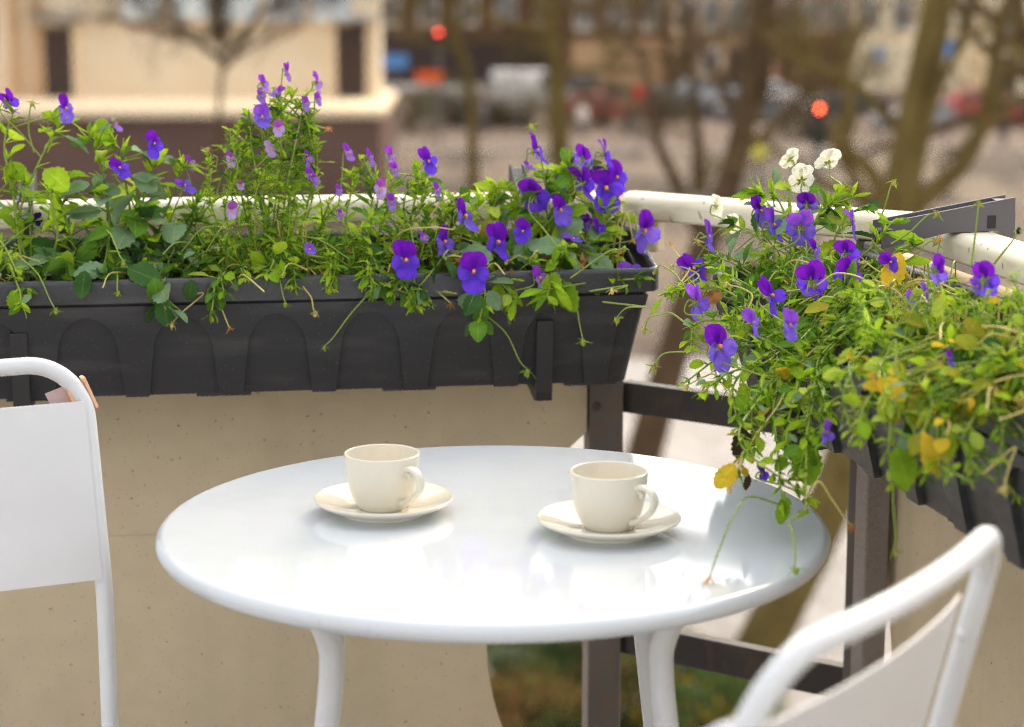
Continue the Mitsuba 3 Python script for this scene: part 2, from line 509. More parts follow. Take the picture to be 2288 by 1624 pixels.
    so = along(trimesh.Trimesh(np.c_[S.ravel(), O.ravel(), Z.ravel()], np.vstack([F[:, [0, 1, 2]], F[:, [0, 2, 3]]]), process=False), P, e, n)
    sk = thing('potting_soil', 'dark brown potting soil in the ' + ('long flower box at the back' if P is A else 'flower box on the right'), 'soil', kind='stuff')
    rng = np.random.default_rng(5 + int(P[0] * 100))
    bits = []
    for _ in range(420):
        s, o = rng.uniform(s0 + 0.03, s1 - 0.03), rng.uniform(bo + 0.02, f0[0] - 0.014)
        z = zb - 0.044 + (zf - zb) * (o - bo) / (fo - bo) + rng.uniform(-0.004, 0.008)
        d = rng.normal(size=3) * [1, 1, 0.5]
        d /= np.linalg.norm(d)
        c0 = on(P, e, n, s, o, z)
        L = rng.uniform(0.003, 0.012)
        bits.append(tube([c0 - d * L, c0 + rng.normal(size=3) * 0.001, c0 + d * L], rng.uniform(0.0006, 0.0018), 4))
    part('earth', sk, so, 'soil', smooth=40, kind='stuff')
    part('bark_chips', sk, cat(bits), 'bark_bit', smooth=False, kind='stuff')
    return key


flower_box('long dark grey plastic flower box with sunk arches along the back railing', A, E1, N1, -0.99, 0.008, 0.212, 0.036, 0.889, 0.921, 0.172, 0.058, 0.733, 0.758, -0.961, 0.1187)
flower_box('dark grey plastic flower box coming forward along the right railing', B, E3, N3, -0.072, 0.93, 0.248, 0.062, 0.889, 0.921, 0.206, 0.085, 0.731, 0.756, -0.03, 0.1187)


def bracket(label, P, e, n, s, w, outer, rim_off, foot_z, foot_off, m, top=0.998, arm_back=-0.046, slot=False):
    key = thing('planter_bracket', label, 'bracket')
    # upright in front of the box and the arm under it
    x0, x1 = s - w / 2, s + w / 2
    fz = 0.823
    pts = [(outer - 0.001, fz), (outer + 0.009, fz), (foot_off + 0.012, foot_z + 0.012), (foot_off + 0.009, foot_z), (foot_off - 0.012, foot_z - 0.002), (0.03, foot_z + 0.018), (0.03, foot_z + 0.030), (foot_off - 0.006, foot_z + 0.014)]
    me = extrude(Polygon(pts).buffer(-0.0015).buffer(0.0015, join_style=1), w)
    v = me.vertices
    up = trimesh.Trimesh(np.c_[v[:, 2] + x0, v[:, 0], v[:, 1]], me.faces, process=False)
    up.invert()
    me2 = up.copy()
    me2.invert()
    part('hook_arm', key, along(up if along(up, P, e, n).volume > 0 else me2, P, e, n), m, smooth=30)
    # hook over the handrail: two side cheeks, top web, outer drop
    cheeks = []
    th = 0.003
    for c in (x0, x1 - th):
        pp = [(0.055, 0.905), (0.055, 0.952), (arm_back, top), (arm_back - 0.016, top), (arm_back - 0.018, 0.958), (arm_back - 0.002, 0.956), (arm_back + 0.002, 0.972), (0.033, 0.968), (0.034, 0.905)]
        if slot:
            pp = [(0.120, 0.979), (0.120, 0.948), (0.036, 0.9648), (-0.034, 0.9655), (-0.038, 0.957), (arm_back - 0.018, 0.955), (arm_back - 0.016, top)]
        ex = extrude(Polygon(pp), th)
        v = ex.vertices
        t = trimesh.Trimesh(np.c_[v[:, 2] + c, v[:, 0], v[:, 1]], ex.faces, process=False)
        cheeks.append(t)
    pp = [(0.052, 0.905), (0.052, 0.948), (arm_back, top - 0.005), (arm_back - 0.013, top - 0.005), (arm_back - 0.014, 0.958), (arm_back - 0.005, 0.957), (arm_back, top - 0.011), (0.046, 0.94), (0.047, 0.905)]
    if not slot:
        ex = extrude(Polygon(pp), w - 2 * th - 0.001)
        v = ex.vertices
        cheeks.append(trimesh.Trimesh(np.c_[v[:, 2] + x0 + th + 0.0005, v[:, 0], v[:, 1]], ex.faces, process=False))
    else:
        for q in (Polygon([(arm_back + 0.003, top - 0.004), (arm_back - 0.013, top - 0.004), (arm_back - 0.014, 0.958), (arm_back - 0.005, 0.957)]), Polygon([(0.119, 0.970), (arm_back, top - 0.010), (arm_back, top - 0.013), (0.119, 0.967)])):
            ex = extrude(q, w - 2 * th - 0.001)
            v = ex.vertices
            cheeks.append(trimesh.Trimesh(np.c_[v[:, 2] + x0 + th + 0.0005, v[:, 0], v[:, 1]], ex.faces, process=False))
    me = along(cat(cheeks), P, e, n)
    part('rail_hook', key, me, m if not slot else 'bracket_grey', smooth=30)
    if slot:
        q = box(x1, x1 + 0.0006, arm_back + 0.008, arm_back + 0.019, 0.9685, 0.984)  # thin black plate painted in for the dark inside of the slot
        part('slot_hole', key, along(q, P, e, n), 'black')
    return key


bracket('dark grey bracket holding the right end of the long flower box', A, E1, N1, -0.142, 0.021, 0.198, 0.21, 0.715, 0.187, 'bracket_plastic')
bracket('dark grey bracket holding the long flower box behind the left chair', A, E1, N1, -0.808, 0.021, 0.198, 0.21, 0.712, 0.187, 'bracket_plastic')
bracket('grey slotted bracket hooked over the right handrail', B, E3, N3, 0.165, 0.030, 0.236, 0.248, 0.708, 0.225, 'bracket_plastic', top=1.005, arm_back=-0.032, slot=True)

# ------------------------------------------------------------------ table
tb = thing('round_table', 'glossy white round metal bistro table carrying two cups', 'table')
TC = np.array([-0.0195, 2.198])
R, r, zt = 0.35, 0.0100, 0.71
prof = [(0.0, zt), (0.15, zt), (0.30, zt - 0.0001), (0.337, zt - 0.0002)]
for a in np.linspace(84, -150, 26):
    prof.append((R - r + r * math.cos(math.radians(a)), zt - r + r * math.sin(math.radians(a))))
prof += [(R - 2 * r - 0.002, zt - 0.004), (0.0, zt - 0.004)]
top = lathe(prof, 160)
top.apply_translation([TC[0], TC[1], 0])
part('table_top', tb, top, 'table_lacquer', smooth=35)
for sx, sy, x, y in ((-1, -1, -0.158, -0.175), (1, -1, 0.1665, -0.175), (-1, 1, -0.176, 0.18), (1, 1, 0.164, 0.18)):
    px, py = TC[0] + x, TC[1] + y
    c = smooth_curve([(px + sx * 0.055, py + sy * 0.02, 0.694), (px + sx * 0.030, py + sy * 0.012, 0.688), (px + sx * 0.014, py + sy * 0.006, 0.668), (px + sx * 0.002, py, 0.640), (px - sx * 0.001, py, 0.605),
                      (px + sx * 0.010, py + sy * 0.008, 0.50), (px + sx * 0.045, py + sy * 0.03, 0.2), (px + sx * 0.07, py + sy * 0.045, 0.006)], 50)
    part('leg', tb, cat([tube(c, 0.0122, 20)]), 'chair_paint', smooth=40)


# ------------------------------------------------------------------ cups and saucers
def saucer(label, x, y):
    k = thing('saucer', label, 'saucer')
    pr = [(0, 0.0035), (0.022, 0.0035), (0.0245, 0.0045), (0.0262, 0.0062), (0.030, 0.0068), (0.045, 0.0095), (0.060, 0.0138), (0.0685, 0.0168), (0.0705, 0.0178), (0.0718, 0.0178), (0.0724, 0.0168), (0.0716, 0.0152),
          (0.066, 0.0115), (0.056, 0.0072), (0.047, 0.0042), (0.0445, 0.0028), (0.0438, 0.0002), (0.0415, 0.0), (0.0405, 0.002), (0, 0.002)]
    p2 = smooth_curve([(a, 0, b) for a, b in pr], 110)[:, [0, 2]]
    p2[:, 0] = np.maximum(p2[:, 0], 0)
    p2[0, 0] = p2[-1, 0] = 0
    me = lathe(p2, 120)
    me.apply_scale([1.02, 1.02, 1.0])
    me.apply_translation([x, y, 0.7101])
    whole(k, me, 'glaze', 60)
    return k


def cup(label, x, y, az):
    k = thing('coffee_cup', label, 'cup')
    H = 0.0585   # scaled by 1.05 below
    outer = [(0.0, 0.0012), (0.0195, 0.0012), (0.0205, 0.0), (0.0222, 0.0), (0.0228, 0.0016), (0.0252, 0.0045), (0.0292, 0.0105), (0.0328, 0.0195), (0.0352, 0.030), (0.0368, 0.042), (0.0377, 0.052), (0.0382, H - 0.0012), (0.0377, H), (0.0364, H), (0.0358, H - 0.0012),
             (0.0352, 0.050), (0.0340, 0.038), (0.0318, 0.025), (0.0280, 0.0135), (0.0220, 0.0070), (0.012, 0.0048), (0.0, 0.0045)]
    p2 = smooth_curve([(a, 0, b) for a, b in outer], 140)[:, [0, 2]]
    p2[:, 0] = np.maximum(p2[:, 0], 0)
    p2[0, 0] = p2[-1, 0] = 0
    me = lathe(p2, 120)
    me.apply_scale(1.05)
    me.apply_translation([x, y, 0.7144])
    part('bowl', k, me, 'glaze', 60)
    # handle: a flat strap, bowed out, with the little curl at the upper joint
    hp = smooth_curve([(0.0340, 0.0470), (0.0400, 0.0490), (0.0480, 0.0490), (0.0555, 0.0445), (0.0580, 0.0365), (0.0550, 0.0280), (0.0470, 0.0200), (0.0390, 0.0140), (0.0300, 0.0105)] and
                      [(a, 0, b) for a, b in [(0.0340, 0.0465), (0.0400, 0.0485), (0.0480, 0.0485), (0.0552, 0.0440), (0.0578, 0.0360), (0.0545, 0.0275), (0.0465, 0.0200), (0.0390, 0.0150), (0.0305, 0.0115)]], 44)
    t = np.gradient(hp, axis=0)
    t /= np.linalg.norm(t, axis=1, keepdims=True)
    V, F, kk = [], [], 14
    for i, (c, tt) in enumerate(zip(hp, t)):
        nn = np.array([-tt[2], 0, tt[0]])
        u = i / (len(hp) - 1)
        hw = 0.0046 + 0.0010 * abs(2 * u - 1) ** 2
        ht = 0.0024 + 0.0012 * abs(2 * u - 1) ** 3
        for q in np.arange(kk) * 2 * PI / kk:
            cs, sn = math.cos(q), math.sin(q)
            V.append(c + np.array([0, 1, 0]) * hw * np.sign(cs) * abs(cs) ** 0.7 + nn * ht * np.sign(sn) * abs(sn) ** 0.7)
    j = np.arange(kk)
    m = (j + 1) % kk
    for i in range(len(hp) - 1):
        o = i * kk
        F += [np.stack([o + j, o + m, o + kk + m], 1), np.stack([o + j, o + kk + m, o + kk + j], 1)]
    hd = trimesh.Trimesh(np.array(V), np.vstack(F), process=False)
    curl = cat([tube(smooth_curve([(0.0365, 0, 0.0440), (0.0405, 0, 0.0430), (0.0425, 0, 0.0400), (0.0400, 0, 0.0385)], 12), np.linspace(0.0028, 0.0022, 12), 10)])
    hd = cat([hd, curl])
    hd.fix_normals()
    hd.apply_scale(1.05)
    hd.apply_transform(trimesh.transformations.rotation_matrix(az, [0, 0, 1]))
    hd.apply_translation([x, y, 0.7144])
    part('handle', k, hd, 'glaze', 60)


saucer('cream saucer under the left cup', -0.1360, 2.2314)
saucer('cream saucer under the right cup', 0.0994, 2.1533)
cup('cream coffee cup on the left saucer, handle to the right', -0.1372, 2.2300, math.radians(-46))
cup('cream coffee cup on the right saucer, nearest the right flower box', 0.0992, 2.1530, math.radians(-44))
# ------------------------------------------------------------------ chairs
def chair(label, O, f, arm):
    """O: middle of the back at height 0.62, f: the way a sitter faces"""
    k = thing('metal_chair', label, 'chair')
    f = np.array([f[0], f[1], 0.0]) / np.linalg.norm(f)
    l = np.array([f[1], -f[0], 0.0])
    if l @ np.array([1, 0, 0]) < 0:
        l = -l
    O = np.array([O[0], O[1], 0.0])
    hw, bow, tilt, zt = 0.200, CHAIR_BOW, 0.235, CHAIR_TOP
    def pt(a, b, z):
        """a across (m), b towards the sitter (m)"""
        back = -max(z - 0.60, 0) * tilt
        return O + l * a + f * (b + back) + [0, 0, z]
    bw = lambda a: -bow * (1 - (a / hw) ** 2)
    left = [pt(-hw, 0, z) for z in (0.0, 0.2, 0.42, 0.56, 0.62, 0.70, 0.76)]
    rr = 0.062
    corner = [pt(-hw + rr * (1 - math.cos(q)), bw(hw - rr * (1 - math.cos(q))), zt - rr + rr * math.sin(q)) for q in np.linspace(0.15, PI / 2 - 0.1, 6)]
    mid = [pt(a, bw(a), zt) for a in np.linspace(-hw + rr + 0.01, hw - rr - 0.01, 9)]
    mirror = lambda L, s: [p - 2 * l * ((p - O) @ l) for p in L][::s]
    loop = left + corner + mid + mirror(corner, -1) + mirror(left, -1)
    part('back_frame', k, cat([tube(smooth_curve(loop, 190), 0.0095, 20)]), 'chair_paint', smooth=60)
    # back panel on the sitter's side of the tubes
    na, nz = 25, 7
    th = 0.0022
    grid = []
    z0, z1 = 0.622, 0.812
    for i, a in enumerate(np.linspace(-hw + PANEL_IN, hw - PANEL_IN, na)):
        for z in np.linspace(z0, z1, nz):
            grid.append(pt(a, bw(a) + 0.0105, z))
    fr = np.array(grid)
    bk = fr + f * th
    idx = np.arange(na * nz).reshape(na, nz)
    Q = np.stack([idx[:-1, :-1].ravel(), idx[1:, :-1].ravel(), idx[1:, 1:].ravel(), idx[:-1, 1:].ravel()], 1)
    n0 = na * nz
    b = np.concatenate([idx[:, 0], idx[-1, 1:], idx[-2::-1, -1], idx[0, -2:0:-1]])
    b2 = np.roll(b, -1)
    side = np.stack([b, b2, b2 + n0, b + n0], 1)
    F = np.vstack([Q[:, ::-1], Q + n0, side])
    pan = trimesh.Trimesh(np.vstack([fr, bk]), np.vstack([F[:, [0, 1, 2]], F[:, [0, 2, 3]]]), process=False)
    pan.fix_normals()
    part('back_panel', k, pan, 'chair_panel', smooth=30)
    for a in (-hw, hw):
        for z in (0.66, 0.775):
            q = pt(a * 0.955, bw(a * 0.955) + 0.004, z)
            s = trimesh.creation.icosphere(2, 0.0048)
            s.apply_translation(q)
            part('bolt', k, s, 'chair_paint', smooth=True)
    # seat and front legs
    seat = Polygon([(-hw + 0.012, -0.0), (hw - 0.012, 0.0), (hw + 0.004, 0.38), (-hw - 0.004, 0.38)]).buffer(-0.03).buffer(0.03)
    sm = extrude(seat, 0.004)
    v = sm.vertices
    W = np.array([O + l * a + f * b for a, b in v[:, :2]])
    W[:, 2] = 0.418 + v[:, 2] - 0.10 * v[:, 1] * 0 + 0.012 * np.cos(v[:, 0] / hw * PI) * -1 * 0.3
    sm = trimesh.Trimesh(W, sm.faces, process=False)
    sm.fix_normals()
    part('seat', k, sm, 'chair_panel', smooth=30)
    for s in (-1, 1):
        c = [O + l * s * hw + f * b + [0, 0, z] for b, z in ((0.012, 0.396), (0.10, 0.398), (0.26, 0.404), (0.345, 0.402), (0.385, 0.372), (0.395, 0.28), (0.41, 0.0))]
        part('front_leg', k, cat([tube(smooth_curve(c, 60), 0.0098, 16)]), 'chair_paint', smooth=60)
    if arm:
        s = -1
        c = [pt(s * (hw - 0.004), -0.003, 0.822), pt(s * hw, 0.012, 0.818), pt(s * hw * 1.01, 0.035, 0.795), pt(s * hw * 1.02, 0.07, 0.745), pt(s * hw * 1.02, 0.10, 0.66), O + l * s * hw * 1.01 + f * 0.115 + [0, 0, 0.55], O + l * s * hw + f * 0.118 + [0, 0, 0.44]]
        part('arm', k, cat([tube(smooth_curve(c, 50), 0.0075, 14)]), 'chair_paint', smooth=60)
    return pt, l, f


PANEL_IN, CHAIR_BOW, CHAIR_TOP = 0.004, 0.006, 0.852
ptL, lL, fL = chair('white metal chair cut off at the left edge beside the table', (-0.626, 2.199), (0.4384, -0.8988), False)
PANEL_IN, CHAIR_BOW, CHAIR_TOP = 0.022, 0.020, 0.869
ptR, lR, fR = chair('white metal chair seen from behind in the right foreground, out of focus', (0.213, 1.488), (-0.833, 0.553), True)

# folded card wedged round the left chair's tube
tg = thing('folded_card', 'folded pinkish card wedged round the corner of the left chair tube', 'card')
def card(corners, b0, b1, m, name):
    h = [ptL(a, b, z) for a, z in corners for b in (b0, b1)]
    part(name, tg, trimesh.convex.convex_hull(np.array(h)), m, smooth=False)
card([(0.1560, 0.8210), (0.1815, 0.8285), (0.1900, 0.7970), (0.1660, 0.7960)], -0.0020, -0.0008, 'card_pink', 'flap')
card([(0.1780, 0.8280), (0.1850, 0.8300), (0.1940, 0.7970), (0.1880, 0.7965)], -0.0075, 0.0045, 'card_edge', 'fold')
card([(0.1970, 0.8350), (0.2005, 0.8362), (0.2122, 0.8035), (0.2090, 0.8022)], -0.0085, 0.0060, 'card_edge', 'outer_strip')


# ------------------------------------------------------------------ the street below and beyond
GZ = -8.5
bgmat = {}
bsdf('cobbles', proc(lambda p, n, uv: mix(srgb(134, 127, 120), srgb(188, 182, 176), 0.55 * fbm(p.x * 0.35, p.y * 0.16, 3.0, 3) + 0.45 * noise(p.x * 4.5, p.y * 3))), 0.8, specular=0.3)
bsdf('asphalt', proc(lambda p, n, uv: mix(srgb(52, 44, 36), srgb(116, 100, 84), smoothstep(0.25, 0.75, 0.75 * fbm(p.x * 0.45, p.y * 0.12, 1, 3) + 0.25 * noise(p.x * 1.7, p.y * 0.8)))), 0.8, specular=0.3)
bsdf('kerb_stone', srgb(186, 174, 162), 0.8)
bsdf('paving', proc(lambda p, n, uv: mix(srgb(78, 64, 54), srgb(116, 98, 84), 0.6 * fbm(p.x * 0.5, p.y * 0.4, 1, 3) + 0.4 * mikit.cell_rand(p.x * 3.3, p.y * 3.3))), 0.85)
bsdf('plaster_cream', proc(lambda p, n, uv: mix(srgb(218, 198, 168), srgb(230, 213, 186), fbm(p.x * 0.8, p.y * 0.8, p.z * 0.8, 3))), 0.9, specular=0.2)
bsdf('plaster_pale', proc(lambda p, n, uv: mix(srgb(236, 216, 178), srgb(246, 230, 198), fbm(p.x * 0.6, p.y * 0.6, p.z * 0.6, 3))), 0.9, specular=0.2)
bsdf('plaster_tan', proc(lambda p, n, uv: mix(srgb(176, 142, 106), srgb(200, 166, 128), fbm(p.x * 0.6, p.y * 0.6, p.z * 0.6, 3))), 0.9, specular=0.2)
bsdf('stone_ledge', srgb(230, 208, 174), 0.85)


def brickwork(c0, c1, mortar):
    def fn(p, n, uv):
        q = p.x + p.y * 0.7
        row = dr.floor(p.z / 0.075)
        s = q / 0.22 + 0.5 * (row - 2 * dr.floor(row / 2))
        fx, fz = s - dr.floor(s), p.z / 0.075 - row
        joint = dr.maximum(1 - smoothstep(0.02, 0.06, dr.minimum(fx, 1 - fx)), 1 - smoothstep(0.06, 0.16, dr.minimum(fz, 1 - fz)))
        c = mix(c0, c1, fbm(q * 0.5, p.z * 0.6, 3.0, 3))
        return mix(c, mortar, joint * 0.25)
    return proc(fn)


bsdf('brick_brown', brickwork(srgb(96, 74, 66), srgb(124, 98, 88), srgb(140, 124, 112)), 0.9, specular=0.2)
bsdf('brick_dark', brickwork(srgb(84, 60, 44), srgb(122, 90, 66), srgb(128, 106, 86)), 0.9, specular=0.2)
bsdf('brick_red', brickwork(srgb(132, 84, 62), srgb(168, 112, 84), srgb(160, 136, 118)), 0.9, specular=0.2)
bsdf('door_dark', srgb(58, 40, 32), 0.6)
bsdf('frame_white', srgb(226, 218, 206), 0.5)
bsdf('pane', srgb(96, 100, 104), 0.08, specular=0.7)
bsdf('pane_painted_sky', srgb(226, 238, 242), 0.12, specular=1.0, metallic=0.25)  # sky reflection painted into the glass as a pale base colour
bsdf('roof_tile', proc(lambda p, n, uv: mix(srgb(110, 66, 50), srgb(150, 92, 70), noise(p.x * 3, p.y * 3, p.z * 6))), 0.8)
bsdf('tyre', (0.02, 0.02, 0.022), 0.8)
bsdf('hub', srgb(170, 172, 176), 0.3, metallic=0.8)
for nm, c in (('red', (170, 22, 18)), ('silver', (168, 170, 172)), ('white', (226, 224, 220)), ('dark', (38, 40, 46)), ('blue', (40, 82, 150)), ('grey', (98, 98, 102)), ('rose', (196, 92, 88))):
    bsdf('paint_' + nm, srgb(*c), 0.35, specular=0.6, clearcoat=0.8)
bsdf('sign_blue', srgb(84, 146, 214), 0.5)
bsdf('sign_orange', srgb(226, 96, 36), 0.5)
bsdf('sign_red', srgb(206, 34, 22), 0.5)
bsdf('sign_yellow', srgb(196, 188, 60), 0.5)
bsdf('pole_grey', srgb(104, 104, 104), 0.5)
bsdf('bark', proc(lambda p, n, uv: mix(srgb(74, 62, 34), srgb(118, 102, 58), fbm(p.x * 5, p.y * 5, p.z * 2.2, 3))), 0.9, specular=0.15)
bsdf('bark_dark', proc(lambda p, n, uv: mix(srgb(60, 46, 34), srgb(96, 78, 56), fbm(p.x * 5, p.y * 5, p.z * 2.2, 3))), 0.9, specular=0.15)
bsdf('cloth_navy', srgb(34, 36, 56), 0.8)
bsdf('cloth_denim', srgb(52, 58, 84), 0.8)
for nm, c in (('pink', (206, 110, 120)), ('white', (222, 216, 208)), ('grey', (120, 116, 114)), ('brown', (98, 72, 54))):
    bsdf('cloth_' + nm, srgb(*c), 0.85)
bsdf('skin', srgb(206, 156, 130), 0.55)
bsdf('hair', srgb(52, 36, 28), 0.6)
for nm, c in (('green', (0.085, 0.155, 0.045)), ('olive', (0.15, 0.15, 0.045)), ('rust', (0.24, 0.13, 0.05)), ('gold', (0.42, 0.28, 0.04)), ('deep', (0.035, 0.065, 0.028)), ('twig', (0.13, 0.090, 0.055))):
    thin('shrub_' + nm, c, 0.6, 0.5)

gr = thing('ground', 'pinkish cobbled square far below the balcony', None, kind='structure')
gp = trimesh.creation.box([900, 900, 0.5])
gp.apply_translation([0, 380, GZ - 0.25])
whole(gr, gp, 'cobbles', smooth=False)
st = thing('road', 'grey asphalt road crossing behind the square', None, kind='structure')
whole(st, box(-200, 200, 50, 99, GZ - 0.05, GZ + 0.004), 'asphalt', smooth=False)
pv = thing('pavement', 'reddish raised pavement in front of the far houses', None, kind='structure')
part('slab', pv, box(-200, 200, 99.25, 136, GZ - 0.05, GZ + 0.13), 'paving', smooth=False)
part('kerb', pv, box(-200, 200, 99.0, 99.25, GZ - 0.05, GZ + 0.135), 'kerb_stone', smooth=False)


def window(parent, x, z, w, h, y, pane='pane', fr='frame_white', bars=1):
    """facing -y on the plane y"""
    t = 0.09
    fm = [box(x - w / 2, x + w / 2, y - 0.07, y + 0.02, z, z + t), box(x - w / 2, x + w / 2, y - 0.07, y + 0.02, z + h - t, z + h), box(x - w / 2, x - w / 2 + t, y - 0.068, y + 0.02, z + t, z + h - t), box(x + w / 2 - t, x + w / 2, y - 0.068, y + 0.02, z + t, z + h - t)]
    for b in range(bars):
        c = x - w / 2 + w * (b + 1) / (bars + 1)
        fm.append(box(c - 0.04, c + 0.04, y - 0.06, y + 0.02, z + t, z + h - t))
    k = part('window', parent, cat(fm), fr, smooth=False)
    part('pane', k, box(x - w / 2 + t, x + w / 2 - t, y - 0.035, y + 0.01, z + t, z + h - t), pane, smooth=False)
    part('sill', k, box(x - w / 2 - 0.08, x + w / 2 + 0.08, y - 0.16, y - 0.001, z - 0.1, z - 0.002), 'stone_ledge', smooth=False)


# the low cream building on a brick terrace, left
tw = thing('terrace_wall', 'brown brick terrace wall with pale stone ledge under the cream building', 'wall')
part('wall', tw, box(-42, -4.52, 75.0, 83.5, GZ, -4.95), 'brick_brown', smooth=False)
part('ledge', tw, box(-42, -4.40, 74.75, 83.7, -4.949, -4.62, 0.05), 'stone_ledge', smooth=False)
cb = thing('cream_building', 'low cream plastered building with dark doorways and pale windows above, upper left', 'building')
X = lambda u, y=80.0: (u - 1143.5) / 4850 * y * 1.004
part('wall', cb, box(X(-640), X(846), 80, 83.2, -4.619, 3.6), 'plaster_cream', smooth=False)
part('roof', cb, box(X(-660), X(860), 79.5, 83.6, 3.601, 3.9), 'roof_tile', smooth=False)
for u0, u1, v0 in ((112, 176, 55), (756, 822, 42), (-330, -262, 50)):
    d = part('door', cb, box(X(u0), X(u1), 79.88, 79.999, -4.617, 1.314 - (v0 + 150) / 4850 * 80), 'door_dark', smooth=False)
    part('surround', d, cat([box(X(u0) - 0.16, X(u0) - 0.002, 79.84, 79.998, -4.617, 1.314 - (v0 + 132) / 4850 * 80), box(X(u1) + 0.002, X(u1) + 0.16, 79.84, 79.998, -4.617, 1.314 - (v0 + 132) / 4850 * 80)]), 'stone_ledge', smooth=False)
for u in (40, 88):
    part('pilaster', cb, box(X(u), X(u + 20), 79.75, 79.997, -4.616, 3.5), 'plaster_tan', smooth=False)
part('band', cb, box(X(180), X(750), 79.9, 79.996, -2.12, -1.99), 'stone_ledge', smooth=False)
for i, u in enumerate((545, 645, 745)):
    window(cb, X(u), -1.86, 1.46, 2.3, 80, 'pane_painted_sky', bars=1)
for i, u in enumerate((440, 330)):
    window(cb, X(u), -1.80, 1.40, 2.2, 80, 'pane_painted_sky', bars=1)
for u0, u1 in ((95, 215), (745, 870)):
    part('canopy', cb, box(X(u0), X(u1), 79.3, 79.87, -1.80, -1.66), 'paint_silver', smooth=False)


def house(label, x0, x1, y, h, wall, cols, rows, win=(1.3, 2.0), pane='pane', base=None, z0=GZ + 0.13, gable=True, name='town_house'):
    k = thing(name, label, 'house')
    part('wall', k, box(x0, x1, y, y + 11, z0, z0 + h), wall, smooth=False)
    part('cornice', k, box(x0 - 0.1, x1 + 0.1, y - 0.35, y - 0.001, z0 + h - 0.5, z0 + h + 0.05), 'stone_ledge', smooth=False)
    if gable:
        pr = extrude(Polygon([(0, 0), (11.4, 0), (5.7, 4.2)]), x1 - x0 - 0.02)
        v = pr.vertices
        rf = trimesh.Trimesh(np.c_[v[:, 2] + x0 + 0.01, v[:, 0] + y - 0.2, v[:, 1] + z0 + h + 0.06], pr.faces, process=False)
        rf.fix_normals()
        part('roof', k, rf, 'roof_tile', smooth=False)
    if base:
        part('shop_front', k, box(x0 + 0.3, x1 - 0.3, y - 0.12, y - 0.001, z0, z0 + 3.0), base, smooth=False)
    fl = (h - 3.6) / rows
    for i in range(cols):
        cx = x0 + (x1 - x0) * (i + 0.5) / cols
        for j in range(rows):
            window(k, cx, z0 + 3.7 + j * fl, win[0], win[1], y, pane)
        if not base:
            if i % 2 == 0:
                d = part('door', k, box(cx - 0.6, cx + 0.6, y - 0.06, y - 0.001, z0 + 0.002, z0 + 2.4), 'door_dark', smooth=False)
            else:
                window(k, cx, z0 + 0.9, win[0], 1.7, y, pane)
    return k


house('dark brown brick house right of the cream building in the far background', -12, 3.5, 146, 12.5, 'brick_dark', 6, 3, base='door_dark')
house('narrow brown brick house with tan shop front behind the middle trunk', 3.55, 10.0, 140, 11.5, 'brick_dark', 3, 3, base='plaster_tan')
house('tan plastered house with pale window columns in the middle distance', 10.05, 16.6, 138, 12.5, 'plaster_tan', 4, 3, pane='pane')
house('reddish brick house between the tan and the pale house', 16.65, 21.2, 138, 13.5, 'brick_red', 3, 3, base='brick_dark')
house('pale cream house with arched shop front at the upper right', 21.25, 29.2, 136.5, 11.0, 'plaster_pale', 4, 3, base='plaster_pale')
house('tall pale house at the right edge of the background', 29.25, 43, 134, 13.0, 'plaster_pale', 6, 3)
house('brick house far left behind the cream building', -34, -12.1, 150, 13.0, 'brick_red', 7, 3)
house('far cream house closing the street behind the others', 43.1, 70, 150, 12.0, 'plaster_cream', 9, 3)


# bare trees
def tree(label, base, pts, r0, r1, seed, limbs, m='bark', fine=4, spread=1.0, depth=2):
    k = thing('bare_tree', label, 'tree')
    g = np.random.default_rng(seed)
    c = smooth_curve([base] + pts, 60)
    rr = np.linspace(1, 0, 60) ** 0.8 * (r0 - r1) + r1
    rr[:8] *= np.linspace(1.5, 1.0, 8)
    part('trunk', k, cat([tube(c, rr, 14)]), m, smooth=60)
    twigs = []
    ends = []

    def limb(p, d, L, r, lev, par):
        q = [p]
        dd = d / np.linalg.norm(d)
        n = 6
        for i in range(n):
            dd = dd + g.normal(0, 0.20, 3) + np.array([0, 0, 0.05])
            dd /= np.linalg.norm(dd)
            q.append(q[-1] + dd * L / n)
        cc = smooth_curve(q, 16 if lev else 24)
        tb_ = tube(cc, np.linspace(r, r * 0.3, len(cc)), 7 if lev == 0 else 5)
        if lev == 0:
            part('branch', k, cat([tb_]), m, smooth=60)
        else:
            twigs.append(tb_)
        if lev < depth:
            for j in range((5 if lev == 0 else 4) if fine > 2 else 3):
                i = int(g.uniform(0.25, 0.98) * (len(cc) - 1))
                t = cc[min(i + 1, len(cc) - 1)] - cc[i - 1]
                t /= np.linalg.norm(t)
                limb(cc[i], t + g.normal(0, 0.75, 3) * spread, L * g.uniform(0.4, 0.65), r * (0.5 - 0.25 * i / len(cc)), lev + 1, None)
        else:
            ends.append(cc)

    for u, d, L, r in limbs:
        i = int(u * 59)
        limb(c[i], np.array(d, float), L, r, 0, None)
    # automatic limbs near the top
    for j in range(5 if fine > 2 else 2):
        i = int(g.uniform(0.55, 0.98) * 59)
        a = g.uniform(0, 6.28)
        limb(c[i], np.array([math.cos(a), math.sin(a), g.uniform(0.3, 1.0)]), r0 * g.uniform(7, 12), max(rr[i] * 0.5, 0.03), 0, None)
    for cc in ends:
        for j in range(fine):
            i = int(g.uniform(0.2, 0.98) * (len(cc) - 1))
            d = g.normal(0, 1, 3)
            d /= np.linalg.norm(d)
            L = g.uniform(0.25, 0.8)
            twigs.append(tube([cc[i], cc[i] + d * L * 0.5 + [0, 0, 0.03], cc[i] + d * L + [0, 0, 0.1]], [0.012, 0.008, 0.004], 4, caps=False))
    part('twigs', k, cat(twigs), m, smooth=60, kind='stuff')
    return k


